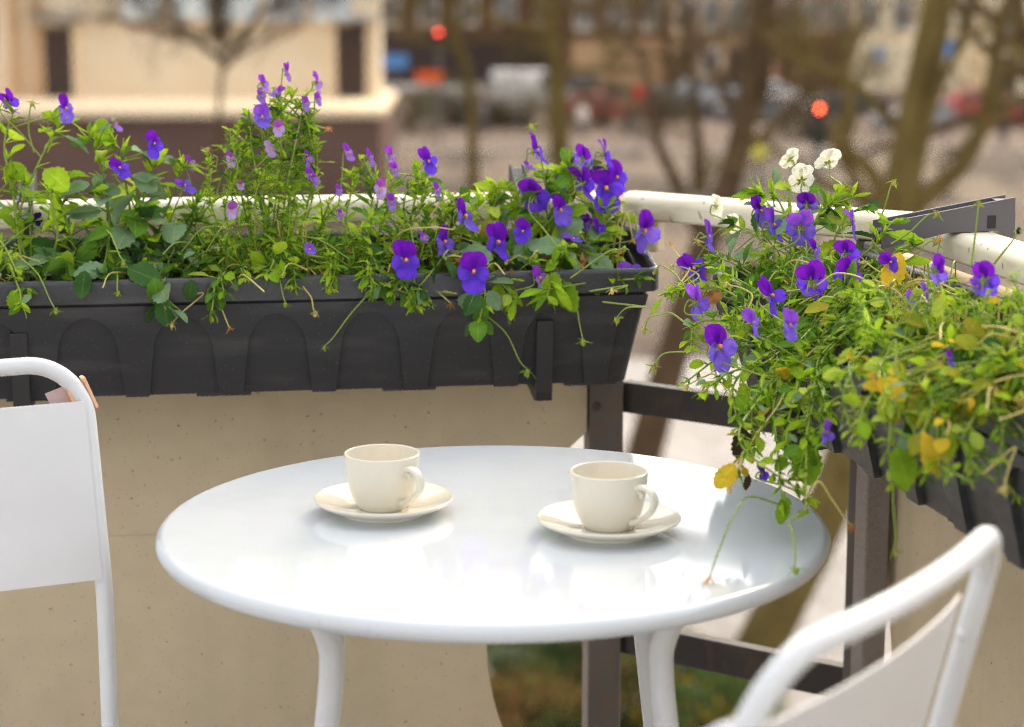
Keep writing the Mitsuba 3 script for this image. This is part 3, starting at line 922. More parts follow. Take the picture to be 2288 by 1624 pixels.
tree('olive brown bare tree leaning right, its thick trunk crossing behind the right flower box', (2.89,26.82,-8.50), [(3.22,26.82,-7.71),(4.24,27.12,-5.46),(4.81,27.42,-2.89),(5.00,27.62,-1.65),(5.34,27.82,0.15),(5.69,28.12,2.15),(5.86,28.42,4.89)], 0.36, 0.11, 3, [(0.47,(-0.75,0.30,0.75),3.2,0.13),(0.5,(0.85,0.10,0.62),3.6,0.15),(0.56,(0.70,-0.20,0.80),2.6,0.1),(0.62,(-0.60,0.20,0.60),2.4,0.09),(0.52,(-0.90,0.10,0.35),2.4,0.09)], 'bark', fine=2)
tree('dark bare tree with forking trunk behind the railing corner post', (1.93,35.25,-8.50), [(2.21,35.25,-7.19),(2.64,35.25,-5.59),(3.15,35.55,-3.84),(3.65,35.65,-2.44),(4.00,35.85,-0.55),(4.32,36.05,2.38),(4.42,36.25,5.19)], 0.34, 0.08, 5, [(0.45,(-0.35,0.10,0.90),4.0,0.13),(0.62,(0.65,0.10,0.70),3.0,0.12),(0.63,(-0.60,0.20,0.80),3.0,0.1),(0.66,(0.40,-0.30,0.80),3,0.09),(0.6,(0.90,0.10,0.45),3,0.1)], 'bark_dark', fine=2)
tree('straight dark bare trunk rising behind the middle of the long flower box', (1.50,60.67,-8.50), [(1.49,60.67,-6.46),(1.36,60.67,-4.95),(1.20,60.67,-2.34),(1.04,60.67,-0.50),(0.96,60.67,3.11),(1.04,60.67,7.79)], 0.36, 0.12, 8, [(0.6,(-0.90,0.10,0.50),4.0,0.14),(0.66,(0.80,0.10,0.50),4,0.14),(0.5,(0.90,0.10,0.35),3.6,0.12),(0.72,(-0.80,-0.20,0.40),3.5,0.12)], 'bark', fine=7)
tree('thin bare tree right of the middle, curving up to the right', (10.35,62.30,-8.50), [(10.15,62.30,-6.28),(9.33,62.30,-4.73),(8.78,62.30,-3.58),(8.23,62.30,-1.81),(8.04,62.30,0.69),(8.04,62.30,5.58)], 0.2, 0.06, 11, [(0.4,(0.60,0.10,0.60),3.2,0.1),(0.5,(-0.60,0.10,0.70),3.2,0.1),(0.55,(0.80,0.00,0.50),3,0.09)], 'bark')
tree('slender bare tree in front of the cream building', (-8.56,62.00,-8.50), [(-8.32,62.00,-3.43),(-8.16,62.00,-2.04),(-8.37,62.00,-0.54),(-8.40,62.00,3.15)], 0.08, 0.03, 14, [(0.45,(-0.70,0.10,0.70),4.4,0.08),(0.5,(0.80,0.10,0.60),4.6,0.08),(0.42,(0.90,0.10,0.75),4.5,0.08),(0.48,(-0.90,0.10,0.40),4.6,0.08),(0.52,(0.95,0.10,0.25),4.2,0.07),(0.55,(-0.60,0.10,0.20),3.5,0.06),(0.38,(0.70,-0.20,0.50),4,0.07),(0.44,(-0.80,0.30,0.90),4,0.07)], 'bark_dark', fine=9)
tree('bare tree between the cream building and the dark brick house', (-1.22,70.00,-8.50), [(-1.34,70.00,-3.61),(-1.91,70.00,-1.63),(-2.03,70.00,1.31),(-2.00,70.00,6.11)], 0.2, 0.06, 17, [(0.45,(-0.70,0.10,0.70),4,0.09),(0.5,(0.80,0.10,0.60),4.5,0.1),(0.55,(-0.40,0.10,0.90),4,0.09),(0.5,(0.60,0.10,0.90),4,0.09),(0.42,(0.90,0.10,0.30),4.5,0.08),(0.4,(-0.90,0.10,0.30),4.5,0.08)], 'bark', fine=9)
tree('bare tree left of the dark forking tree, farther away', (7.29,84.00,-8.50), [(7.00,84.00,-4.60),(6.62,84.00,-2.21),(6.06,84.00,1.31),(5.95,84.00,8.68)], 0.22, 0.06, 19, [(0.4,(-0.70,0.10,0.70),4.5,0.1),(0.45,(0.80,0.10,0.60),4.5,0.1),(0.5,(-0.90,0.10,0.60),4,0.09),(0.5,(0.60,0.10,0.90),4,0.09),(0.36,(0.90,0.10,0.30),4.5,0.08),(0.36,(-0.90,0.10,0.20),4.5,0.08)], 'bark_dark', fine=8)
tree('dark bare tree at the right edge with branches reaching into the picture', (10.01,40.00,-8.50), [(9.93,40.00,-3.98),(9.75,40.00,-1.91),(9.37,40.00,-0.69),(9.05,40.00,0.92),(8.72,40.00,4.82)], 0.26, 0.08, 23, [(0.45,(-0.80,0.10,-0.25),3.6,0.12),(0.5,(-0.80,0.10,0.30),3.6,0.12),(0.55,(-0.70,0.20,0.50),3.4,0.1),(0.42,(-0.90,0.10,-0.50),2.8,0.1)], 'bark_dark', fine=2)
# shrubs below the balcony
def shrub(label, x, y, rx, rz, seed, mixn, n=2600, leaf=1.0):
    k = thing('shrub', label, 'shrub')
    g = np.random.default_rng(seed)
    stems = []
    for _ in range(22):
        a = g.uniform(0, 6.28)
        e = np.array([x + math.cos(a) * rx * g.uniform(0.2, 0.8), y + math.sin(a) * rx * g.uniform(0.2, 0.8), GZ + rz * g.uniform(0.6, 0.95)])
        stems.append(tube(smooth_curve([(x + g.normal(0, 0.15), y + g.normal(0, 0.15), GZ), ((x + e[0]) / 2, (y + e[1]) / 2, GZ + rz * 0.5), e], 8), np.linspace(0.03, 0.008, 8), 5))
    part('stems', k, cat(stems), 'bark_dark', smooth=60)
    P = g.normal(size=(n, 3))
    P /= np.linalg.norm(P, axis=1, keepdims=True)
    P *= (g.uniform(0.25, 1.0, (n, 1))) ** 0.45
    lump = 0.72 + 0.5 * meshkit.noise(P * 2.2 + seed, seed)
    P = P * lump[:, None] * [rx, rx, rz * 0.62] + [x, y, GZ + rz * 0.5]
    P[:, 2] = np.maximum(P[:, 2], GZ + 0.05)
    hue = meshkit.noise(P * 1.6 + seed, seed + 3) + g.normal(0, 0.1, n)
    cuts = np.cumsum([w for _, w in mixn])
    cuts = cuts / cuts[-1]
    rank = np.argsort(np.argsort(hue)) / n
    lo = 0
    for (m, _), hi in zip(mixn, cuts):
        sel = P[(rank >= lo) & (rank < hi)]
        lo = hi
        if len(sel) == 0:
            continue
        d = g.normal(size=(len(sel), 3))
        d /= np.linalg.norm(d, axis=1, keepdims=True)
        s = np.cross(d, g.normal(size=(len(sel), 3)))
        s /= np.linalg.norm(s, axis=1, keepdims=True)
        L = g.uniform(0.06, 0.13, (len(sel), 1)) * leaf
        V = np.stack([sel, sel + d * L * 0.5 + s * L * 0.3, sel + d * L, sel + d * L * 0.5 - s * L * 0.3], 1).reshape(-1, 3)
        F = (np.arange(len(sel))[:, None] * 4 + [0, 1, 2, 3])
        part('foliage', k, (V, F), m, smooth=False, kind='stuff')


shrub('rust and green shrub seen under the table beside the concrete panel', -0.08, 25.69, 1.15, 1.5, 31, (('shrub_deep',2),('shrub_green',5),('shrub_rust',.8),('shrub_olive',2),('shrub_gold',.6)))
shrub('green shrub with orange leaves seen under the middle of the table', 0.55, 26.32, 1.1, 1.45, 32, (('shrub_green',4),('shrub_olive',3),('shrub_gold',.8),('shrub_deep',2),('shrub_rust',.7)))
shrub('dark green shrub behind the left railing post', 1.10, 25.69, 1.1, 1.3, 33, (('shrub_deep',3),('shrub_green',4),('shrub_olive',2),('shrub_rust',1)))
shrub('shrub with golden leaves below the lower crossbar', 1.90, 26.00, 1.1, 1.2, 34, (('shrub_green',4),('shrub_gold',2),('shrub_olive',3)))
shrub('green shrub at the foot of the leaning tree', 2.37, 24.94, 1.0, 1.2, 35, (('shrub_green',4),('shrub_gold',1.5),('shrub_deep',3)))
shrub('brownish low shrub nearest the house under the table', 0.25, 24.51, 1.0, 1.2, 36, (('shrub_rust',1.2),('shrub_olive',3),('shrub_deep',3)))
shrub('bare brown shrub at the corner of the terrace wall', -5.08, 107.99, 2.0, 2.3, 61, (('shrub_deep',1),('shrub_twig',5),('shrub_olive',2)), n=1300, leaf=1.6)
shrub('bare brown shrub one step right of the terrace corner', -3.07, 111.78, 2.2, 2.6, 62, (('shrub_deep',1),('shrub_twig',5),('shrub_olive',2)), n=1300, leaf=1.6)
shrub('bare brown shrub left of the straight trunk', -0.53, 110.49, 2.3, 2.4, 63, (('shrub_deep',1),('shrub_twig',5),('shrub_olive',2)), n=1300, leaf=1.6)
shrub('bare brown shrub behind the straight trunk', 2.06, 109.22, 2.2, 2.5, 64, (('shrub_deep',1),('shrub_twig',5),('shrub_olive',2)), n=1300, leaf=1.6)
shrub('bare brown shrub right of the straight trunk', 4.58, 110.49, 2.3, 2.3, 65, (('shrub_deep',1),('shrub_twig',5),('shrub_olive',2)), n=1300, leaf=1.6)
shrub('bare brown shrub behind the middle of the handrail', 7.26, 107.99, 2.2, 2.2, 66, (('shrub_deep',1),('shrub_twig',5),('shrub_olive',2)), n=1300, leaf=1.6)
shrub('bare brown shrub at the foot of the thin curving tree', 14.13, 104.44, 1.6, 1.7, 67, (('shrub_deep',1),('shrub_twig',5),('shrub_olive',2)), n=1300, leaf=1.6)


# parked cars, street furniture, people
def car(label, x, y, ang, paint, L=4.1, H=1.46, van=False):
    k = thing('parked_car' if not van else 'parked_van', label, 'car' if not van else 'van', None)
    W = 0.86
    if not van:
        lower = Polygon([(-L / 2, 0.28), (-L / 2 + 0.05, 0.75), (-L / 2 + 0.2, 0.92), (L / 2 - 1.3, 0.95), (L / 2 - 0.25, 0.80), (L / 2, 0.62), (L / 2, 0.28)]).buffer(-0.05).buffer(0.05)
        cab = Polygon([(-L / 2 + 0.15, 0.90), (-L / 2 + 0.5, H - 0.05), (-L / 2 + 0.8, H), (L / 2 - 2.1, H), (L / 2 - 1.15, 0.93)])
        gl = Polygon([(-L / 2 + 0.42, 0.97), (-L / 2 + 0.66, H - 0.1), (L / 2 - 2.12, H - 0.1), (L / 2 - 1.42, 0.97)])
    else:
        lower = Polygon([(-L / 2, 0.3), (-L / 2, 1.1), (L / 2 - 0.9, 1.12), (L / 2 - 0.1, 0.95), (L / 2, 0.65), (L / 2, 0.3)]).buffer(-0.05).buffer(0.05)
        cab = Polygon([(-L / 2 + 0.01, 1.08), (-L / 2 + 0.05, H), (L / 2 - 1.5, H), (L / 2 - 0.85, 1.1)])
        gl = Polygon([(L / 2 - 2.0, 1.15), (L / 2 - 2.0, H - 0.15), (L / 2 - 1.55, H - 0.15), (L / 2 - 1.05, 1.15)])
    M = trimesh.transformations.translation_matrix([x, y, GZ + 0.006]) @ trimesh.transformations.rotation_matrix(ang, [0, 0, 1])

    def side(poly, hw):
        e = extrude(poly, 2 * hw)
        v = e.vertices
        t = trimesh.Trimesh(np.c_[v[:, 0], v[:, 2] - hw, v[:, 1]], e.faces, process=False)
        t.fix_normals()
        t.apply_transform(M)
        return t
    b = part('body', k, side(lower, W), paint, smooth=30)
    c = side(cab, W - 0.10)
    part('cabin', k, c, paint, smooth=30)
    part('window', k, side(gl, W - 0.09), 'pane', smooth=False)
    for q in ((L / 2 - 0.02, 0.004), (-L / 2 + 0.0, 0)):
        pass
    for sx in (-1, 1):
        t = box(sx * (L / 2 - 0.06), sx * (L / 2 + 0.012), -W + 0.08, -W + 0.34, 0.62, 0.76) if sx > 0 else box(-L / 2 - 0.012, -L / 2 + 0.06, -W + 0.06, -W + 0.26, 0.60, 0.80)
        for mir in (1, -1):
            w = t.copy()
            w.vertices[:, 1] *= mir
            w.fix_normals()
            w.apply_transform(M)
            part('headlight' if sx > 0 else 'tail_light', k, w, 'frame_white' if sx > 0 else 'sign_red', smooth=False)
    for wx in (-L / 2 + 0.75, L / 2 - 0.75):
        for wy in (-W + 0.08, W - 0.08):
            w = trimesh.creation.cylinder(0.31, 0.2, sections=24, transform=trimesh.transformations.translation_matrix([wx, wy, 0.31]) @ trimesh.transformations.rotation_matrix(PI / 2, [1, 0, 0]))
            w.apply_transform(M)
            q = part('wheel', k, w, 'tyre', smooth=40)
            w = trimesh.creation.cylinder(0.19, 0.212, sections=18, transform=trimesh.transformations.translation_matrix([wx, wy, 0.31]) @ trimesh.transformations.rotation_matrix(PI / 2, [1, 0, 0]))
            w.apply_transform(M)
            part('rim', q, w, 'hub', smooth=40)


car('silver car parked left of the thin curving tree', 11.69, 127.56, 0.05, 'paint_silver')
car('grey car parked behind the middle of the handrail', 7.67, 121.73, 3.2, 'paint_grey')
car('white car parked behind the white violas', 15.30, 124.90, 0, 'paint_white')
car('dark car parked right of the straight trunk', 4.98, 129.97, 0.05, 'paint_dark')
car('bright red car at the right edge of the street', 26.37, 111.78, 0.2, 'paint_red')
car('faded rose coloured car left of the bright red one', 24.44, 118.13, 3.1, 'paint_rose')
car('dark car parked behind the thin curving tree', 17.89, 118.13, 3.14, 'paint_dark')
car('grey car parked at the corner of the terrace wall', -3.48, 118.13, 0, 'paint_grey')
car('white car parked at the foot of the terrace wall at the left edge', -19.78, 82.47, 0, 'paint_white')
car('dark car nearest the middle of the handrail', 9.01, 116.40, 0.1, 'paint_dark')
car('grey car just behind the cream white flowers', 12.87, 114.45, 3.1, 'paint_grey')
car('dark car in front of the tree beside the terrace wall', -1.00, 111.78, 0, 'paint_dark')
car('rose coloured car right of the straight trunk', 4.94, 116.40, 0.05, 'paint_rose')
car('silver car behind the foot of the leaning trunk', 20.39, 110.49, 3.2, 'paint_silver')
car('white van parked left of the straight trunk', 1.19, 124.90, 0, 'paint_white', L=4.8, H=2.1, van=True)


def sign(label, x, y, z, m, w, h, round_=False, name='street_sign'):
    k = thing(name, label, 'sign')
    part('pole', k, trimesh.creation.cylinder(0.05, z + h / 2 - GZ, sections=12, transform=trimesh.transformations.translation_matrix([x, y, (GZ + z + h / 2) / 2])), 'pole_grey', smooth=40)
    if round_:
        pl = trimesh.creation.cylinder(w / 2, 0.04, sections=36, transform=trimesh.transformations.translation_matrix([x, y - 0.08, z]) @ trimesh.transformations.rotation_matrix(PI / 2, [1, 0, 0]))
    else:
        pl = box(x - w / 2, x + w / 2, y - 0.1, y - 0.06, z - h / 2, z + h / 2, 0.01)
    part('board', k, pl, m, smooth=30)


def signal(label, x, y, z, glow):
    k = thing('traffic_light', label, 'traffic light')
    part('pole', k, trimesh.creation.cylinder(0.07, z - 0.75 - GZ, sections=12, transform=trimesh.transformations.translation_matrix([x, y, (GZ + z - 0.75) / 2])), 'pole_grey', smooth=40)
    hs = part('housing', k, box(x - 0.17, x + 0.17, y - 0.12, y + 0.12, z - 0.75, z + 0.2, 0.02), 'black', smooth=30)
    disc = lambda zz, r: trimesh.creation.cylinder(r, 0.02, sections=24, transform=trimesh.transformations.translation_matrix([x, y - 0.13, zz]) @ trimesh.transformations.rotation_matrix(PI / 2, [1, 0, 0]))
    lamp = mikit.ply(disc(z, 0.06), 'sign_red', smooth=30)
    lamp['emitter'] = {'type': 'area', 'radiance': {'type': 'rgb', 'value': list(glow)}}
    part('lamp', k, lamp, None)
    part('unlit_lamp', k, disc(z - 0.28, 0.10), 'door_dark', smooth=30)
    part('unlit_lamp', k, disc(z - 0.56, 0.10), 'shrub_deep', smooth=30)


sign('blue rectangular board right of the cream building', -5.39, 100.00, -4.44, 'sign_blue', 1.25, 0.62, False, 'street_sign')
sign('orange rectangular board below the red traffic light', -3.80, 100.00, -5.16, 'sign_orange', 1.2, 0.55, False, 'street_sign')
sign('round blue road sign beside the leaning tree', 17.99, 90.00, -3.34, 'sign_blue', 0.75, 0.75, True, 'street_sign')
sign('small dark blue sign in the middle of the street', 16.75, 100.00, -4.14, 'sign_blue', 0.5, 0.6, False, 'street_sign')
sign('round yellow sign low behind the thin curving tree', 6.82, 60.00, -4.61, 'sign_yellow', 0.42, 0.42, True, 'street_sign')
sign('round rose red sign over the parked cars', 5.49, 95.00, -5.47, 'sign_red', 0.6, 0.6, True, 'street_sign')
sign('round orange sign low in the square', 7.38, 70.00, -5.22, 'sign_orange', 0.45, 0.45, True, 'street_sign')
signal('traffic light showing red in front of the dark brick house', -3.34, 100.00, -3.13, (3.0, 0.18, 0.10))
signal('traffic light showing red beside the thin curving tree', 6.20, 44.00, -2.16, (1.5, 0.16, 0.06))


def person(label, x, y, ang, h, coat, legs):
    import manifold3d as m3
    k = thing('person', label, 'person')
    s = h / 1.75
    J = dict(hip=(0, 0, .92), chest=(0, 0, 1.30), neck=(0, 0, 1.48), lhip=(.09, 0, .90), rhip=(-.09, 0, .90), lk=(.10, .06, .50), rk=(-.10, -.02, .50), la=(.10, .02, .08), ra=(-.10, -.14, .08), lt=(.11, .16, .04), rt=(-.11, .0, .04),
             ls=(.19, 0, 1.42), rs=(-.19, 0, 1.42), le=(.24, -.03, 1.14), re=(-.24, .03, 1.14), lw=(.24, .10, .92), rw=(-.24, .08, .90), head=(0, .02, 1.63))
    def ball(p, r):
        return m3.Manifold.sphere(r * s, 14).translate([c * s for c in p])
    def bone(a, ra, b, rb):
        return m3.Manifold.batch_hull([ball(J[a], ra), ball(J[b], rb)])
    def build(L):
        m = L[0]
        for q in L[1:]:
            m = m + q
        me = m.refine_to_length(0.035 * s).to_mesh()
        t = trimesh.Trimesh(me.vert_properties[:, :3], me.tri_verts, process=True)
        trimesh.smoothing.filter_taubin(t, iterations=8)
        t.apply_transform(trimesh.transformations.translation_matrix([x, y, GZ + 0.13]) @ trimesh.transformations.rotation_matrix(ang, [0, 0, 1]))
        return t
    body = [bone('chest', .12, 'neck', .06), bone('neck', .055, 'head', .075), m3.Manifold.sphere(.1 * s, 20).scale([.82, .95, 1.18]).translate([0, .02 * s, 1.64 * s]), bone('lw', .035, 'le', .04), bone('rw', .035, 're', .04)]
    for w, sg in (('lw', 1), ('rw', -1)):
        q = J[w]
        for f in range(4):
            body.append(m3.Manifold.batch_hull([ball(q, .03), ball((q[0] + .012 * (f - 1.5) * sg, q[1] + .02, q[2] - .10 + .01 * abs(f - 1.5)), .011)]))
        body.append(m3.Manifold.batch_hull([ball(q, .02), ball((q[0] - .03 * sg, q[1] + .04, q[2] - .05), .012)]))
    part('body', k, build(body), 'skin', smooth=True)
    part('coat', k, build([bone('hip', .16, 'chest', .175), m3.Manifold.batch_hull([ball(J['ls'], .07), ball(J['rs'], .07), ball(J['chest'], .15)]), bone('ls', .07, 'le', .055), bone('rs', .07, 're', .055), bone('le', .055, 'lw', .045), bone('re', .055, 'rw', .045),
                          m3.Manifold.batch_hull([ball(J['lhip'], .13), ball(J['rhip'], .13), ball((0, 0, .75), .15)])]), coat, smooth=True)
    part('trousers', k, build([bone('lhip', .095, 'lk', .065), bone('lk', .065, 'la', .05), bone('rhip', .095, 'rk', .065), bone('rk', .065, 'ra', .05), bone('la', .05, 'lt', .035), bone('ra', .05, 'rt', .035), bone('lhip', .1, 'rhip', .1)]), legs, smooth=True)
    part('hair', k, build([m3.Manifold.sphere(.103 * s, 20).scale([.86, 1.0, 1.1]).translate([0, -.005 * s, 1.66 * s])]), 'hair', smooth=True)


person('person in dark navy coat standing alone beside the leaning trunk', 18.87, 110.30, 2.8, 1.78, 'cloth_navy', 'cloth_denim')
person('person in a pink jacket crossing behind the white violas', 11.33, 106.56, 2.4, 1.7, 'cloth_pink', 'cloth_denim')
person('person in a white jacket between the trees', 13.77, 108.52, 3.3, 1.72, 'cloth_white', 'cloth_denim')
person('person in a grey coat near the terrace wall corner', -1.39, 106.56, 1.2, 1.75, 'cloth_grey', 'cloth_denim')
person('person in a pale jacket just right of the straight trunk', 3.40, 105.37, 3.0, 1.7, 'cloth_white', 'cloth_denim')
person('person in a dark coat near the right edge', 22.55, 99.78, 2.9, 1.72, 'cloth_navy', 'cloth_denim')
person('person in a brown coat behind the middle of the handrail', 5.63, 106.56, 2.0, 1.7, 'cloth_brown', 'cloth_denim')

# positions of the flowers, hanging seed heads and shoots, in metres
FLOWERS = [
    ('a',(-0.6368,2.7553,1.1020),0.0351,'D',140,10,0),
    ('a',(-0.5631,2.7454,1.0966),0.0361,'D',54,0,5),
    ('a',(-0.6023,2.7399,0.9577),0.0171,'K',40,-20,0),
    ('b',(-0.5058,2.7736,1.0733),0.0199,'L',72,20,20),
    ('b',(-0.4554,2.7604,1.0506),0.0330,'D',45,0,-12),
    ('b',(-0.4950,2.7347,1.0220),0.0316,'D',40,25,25),
    ('b',(-0.4164,2.7558,0.9981),0.0251,'V',50,30,40),
    ('b',(-0.4133,2.7865,1.0234),0.0212,'L',58,0,0),
    ('c',(-0.3176,2.7898,1.1244),0.0242,'L',140,10,0),
    ('c',(-0.2875,2.7940,1.1401),0.0221,'L',72,-10,10),
    ('c',(-0.2507,2.8092,1.1242),0.0254,'L',120,10,10),
    ('c',(-0.2482,2.7894,1.1051),0.0179,'L',54,-10,20),
    ('c',(-0.2626,2.7773,1.1003),0.0189,'L',43,0,0),
    ('c',(-0.2988,2.7823,1.1141),0.0200,'L',-40,20,-20),
    ('c',(-0.3219,2.7993,1.1089),0.0201,'L',50,0,0),
    ('c',(-0.3157,2.7497,1.0856),0.0294,'V',15,0,0),
    ('c',(-0.2943,2.7425,1.0710),0.0239,'P',0,5,0),
    ('c',(-0.3060,2.7510,1.0453),0.0219,'Q',30,20,0),
    ('c',(-0.3553,2.7441,1.0335),0.0240,'P',15,10,0),
    ('c',(-0.3432,2.7357,1.0004),0.0177,'P',10,40,0),
    ('c',(-0.3520,2.7143,0.9707),0.0228,'P',5,0,0),
    ('c',(-0.2612,2.7674,1.0311),0.0221,'L',58,0,0),
    ('c',(-0.2571,2.7679,1.0105),0.0221,'L',47,0,10),
    ('c',(-0.3515,2.7750,1.0229),0.0179,'L',50,10,0),
    ('d',(-0.2112,2.7945,1.0359),0.0244,'L',58,5,0),
    ('d',(-0.1833,2.7984,1.0297),0.0234,'L',68,0,10),
    ('d',(-0.1575,2.8121,1.0295),0.0256,'L',130,0,0),
    ('d',(-0.1503,2.7828,1.0152),0.0190,'L',43,0,0),
    ('d',(-0.1093,2.8088,1.0234),0.0336,'D',54,-5,10),
    ('d',(-0.1682,2.7703,0.9924),0.0253,'P',10,5,0),
    ('d',(-0.1548,2.7721,0.9749),0.0211,'L',40,0,0),
    ('d',(-0.0971,2.8004,0.9872),0.0235,'L',72,0,10),
    ('d',(-0.2521,2.7686,1.0047),0.0179,'L',43,0,0),
    ('d',(-0.2223,2.7728,0.9904),0.0158,'L',30,0,0),
    ('d',(-0.2543,2.7077,0.9228),0.0192,'V',20,20,0),
    ('d',(-0.2197,2.7631,0.9610),0.0148,'L',40,0,0),
    ('d',(-0.1126,2.7578,0.9317),0.0179,'L',40,30,0),
    ('e',(0.0314,2.8486,1.0328),0.0435,'D',63,0,3),
    ('e',(0.0226,2.8474,1.0130),0.0184,'L',43,40,0),
    ('e',(0.0944,2.8675,1.0197),0.0367,'D',150,10,10),
    ('e',(0.1223,2.8714,1.0258),0.0391,'D',79,0,-8),
    ('e',(0.0284,2.8280,0.9751),0.0539,'D',158,10,-6),
    ('e',(0.0933,2.8472,0.9894),0.0471,'D',120,5,-5),
    ('e',(0.1234,2.8615,0.9818),0.0568,'D',25,-5,0),
    ('e',(0.1386,2.8838,0.9936),0.0417,'D',35,0,0),
    ('e',(0.0623,2.8226,0.9581),0.0410,'D',43,0,8),
    ('e',(-0.0615,2.7852,0.9547),0.0462,'D',59,0,-5),
    ('e',(-0.0875,2.7613,0.9249),0.0413,'D',50,0,-12),
    ('e',(-0.0193,2.7709,0.9230),0.0484,'D',52,0,-8),
    ('e',(0.0136,2.7855,0.9349),0.0312,'D',0,12,-14),
    ('e',(0.0802,2.8049,0.9217),0.0280,'V',40,45,20),
    ('e',(0.1125,2.8297,0.9324),0.0317,'D',72,0,15),
    ('e',(0.1724,2.8279,0.9297),0.0517,'D',47,0,-10),
    ('e',(-0.1347,2.7123,0.9079),0.0474,'D',32,10,-8),
    ('e',(-0.0482,2.7042,0.8949),0.0496,'D',2,0,-2),
    ('e',(0.0346,2.7380,0.8815),0.0336,'L',55,10,15),
    ('e',(0.1541,2.7850,0.8818),0.0337,'V',35,10,30),
    ('e',(0.0639,2.8733,0.9888),0.0261,'D',43,0,0),
    ('e',(0.0988,2.8580,0.9358),0.0237,'D',50,0,0),
    ('f',(0.3456,2.6950,1.0374),0.0378,'W',200,35,-25),
    ('f',(0.3919,2.6950,1.0330),0.0401,'W',190,25,10),
    ('f',(0.3549,2.6550,1.0152),0.0428,'W',180,20,0),
    ('f',(0.2568,2.7150,0.9762),0.0293,'W',120,0,0),
    ('f',(0.2798,2.7150,0.9547),0.0259,'W',150,0,0),
    ('f',(0.3029,2.6350,0.9807),0.0350,'D',43,5,10),
    ('f',(0.3601,2.6350,0.9884),0.0360,'D',165,10,-5),
    ('f',(0.3162,2.6150,0.9658),0.0391,'V',72,0,0),
    ('f',(0.3446,2.5750,0.9668),0.0449,'V',165,0,0),
    ('f',(0.4028,2.5550,0.9748),0.0361,'V',72,0,0),
    ('f',(0.2354,2.5950,0.9543),0.0388,'V',58,0,-18),
    ('f',(0.2154,2.5550,0.9212),0.0415,'D',43,15,25),
    ('f',(0.3815,2.4550,0.9531),0.0368,'D',150,5,-5),
    ('f',(0.3744,2.3950,0.9377),0.0430,'D',160,0,0),
    ('f',(0.3313,2.3750,0.9339),0.0446,'D',165,5,0),
    ('g',(0.2095,2.4350,0.9011),0.0428,'V',120,0,0),
    ('g',(0.2822,2.3350,0.9255),0.0410,'D',54,0,12),
    ('g',(0.2223,2.2950,0.8765),0.0501,'D',42,0,8),
    ('g',(0.2534,2.2550,0.9101),0.0312,'V',58,0,10),
    ('g',(0.2844,2.1950,0.9185),0.0303,'V',43,0,-10),
    ('g',(0.4107,2.3350,0.9629),0.0243,'D',43,0,40),
    ('f',(0.3484,2.4750,0.9554),0.0227,'D',50,0,0),
    ('h',(0.4331,2.1950,0.9747),0.0339,'D',120,0,30),
    ('h',(0.4706,2.1350,0.9741),0.0374,'D',150,0,-15),
    ('h',(0.4190,2.1750,0.9567),0.0218,'V',72,0,0),
    ('h',(0.4085,1.9950,0.9234),0.0168,'D',50,0,0),
    ('h',(0.3992,2.1550,0.9527),0.0180,'V',40,0,0),
    ('g',(0.3020,2.0350,0.8428),0.0224,'V',40,-10,-30),
    ('g',(0.2584,2.1750,0.7668),0.0203,'D',120,0,0),
    ('h',(0.4597,2.1250,0.9703),0.0177,'V',40,0,0),
]
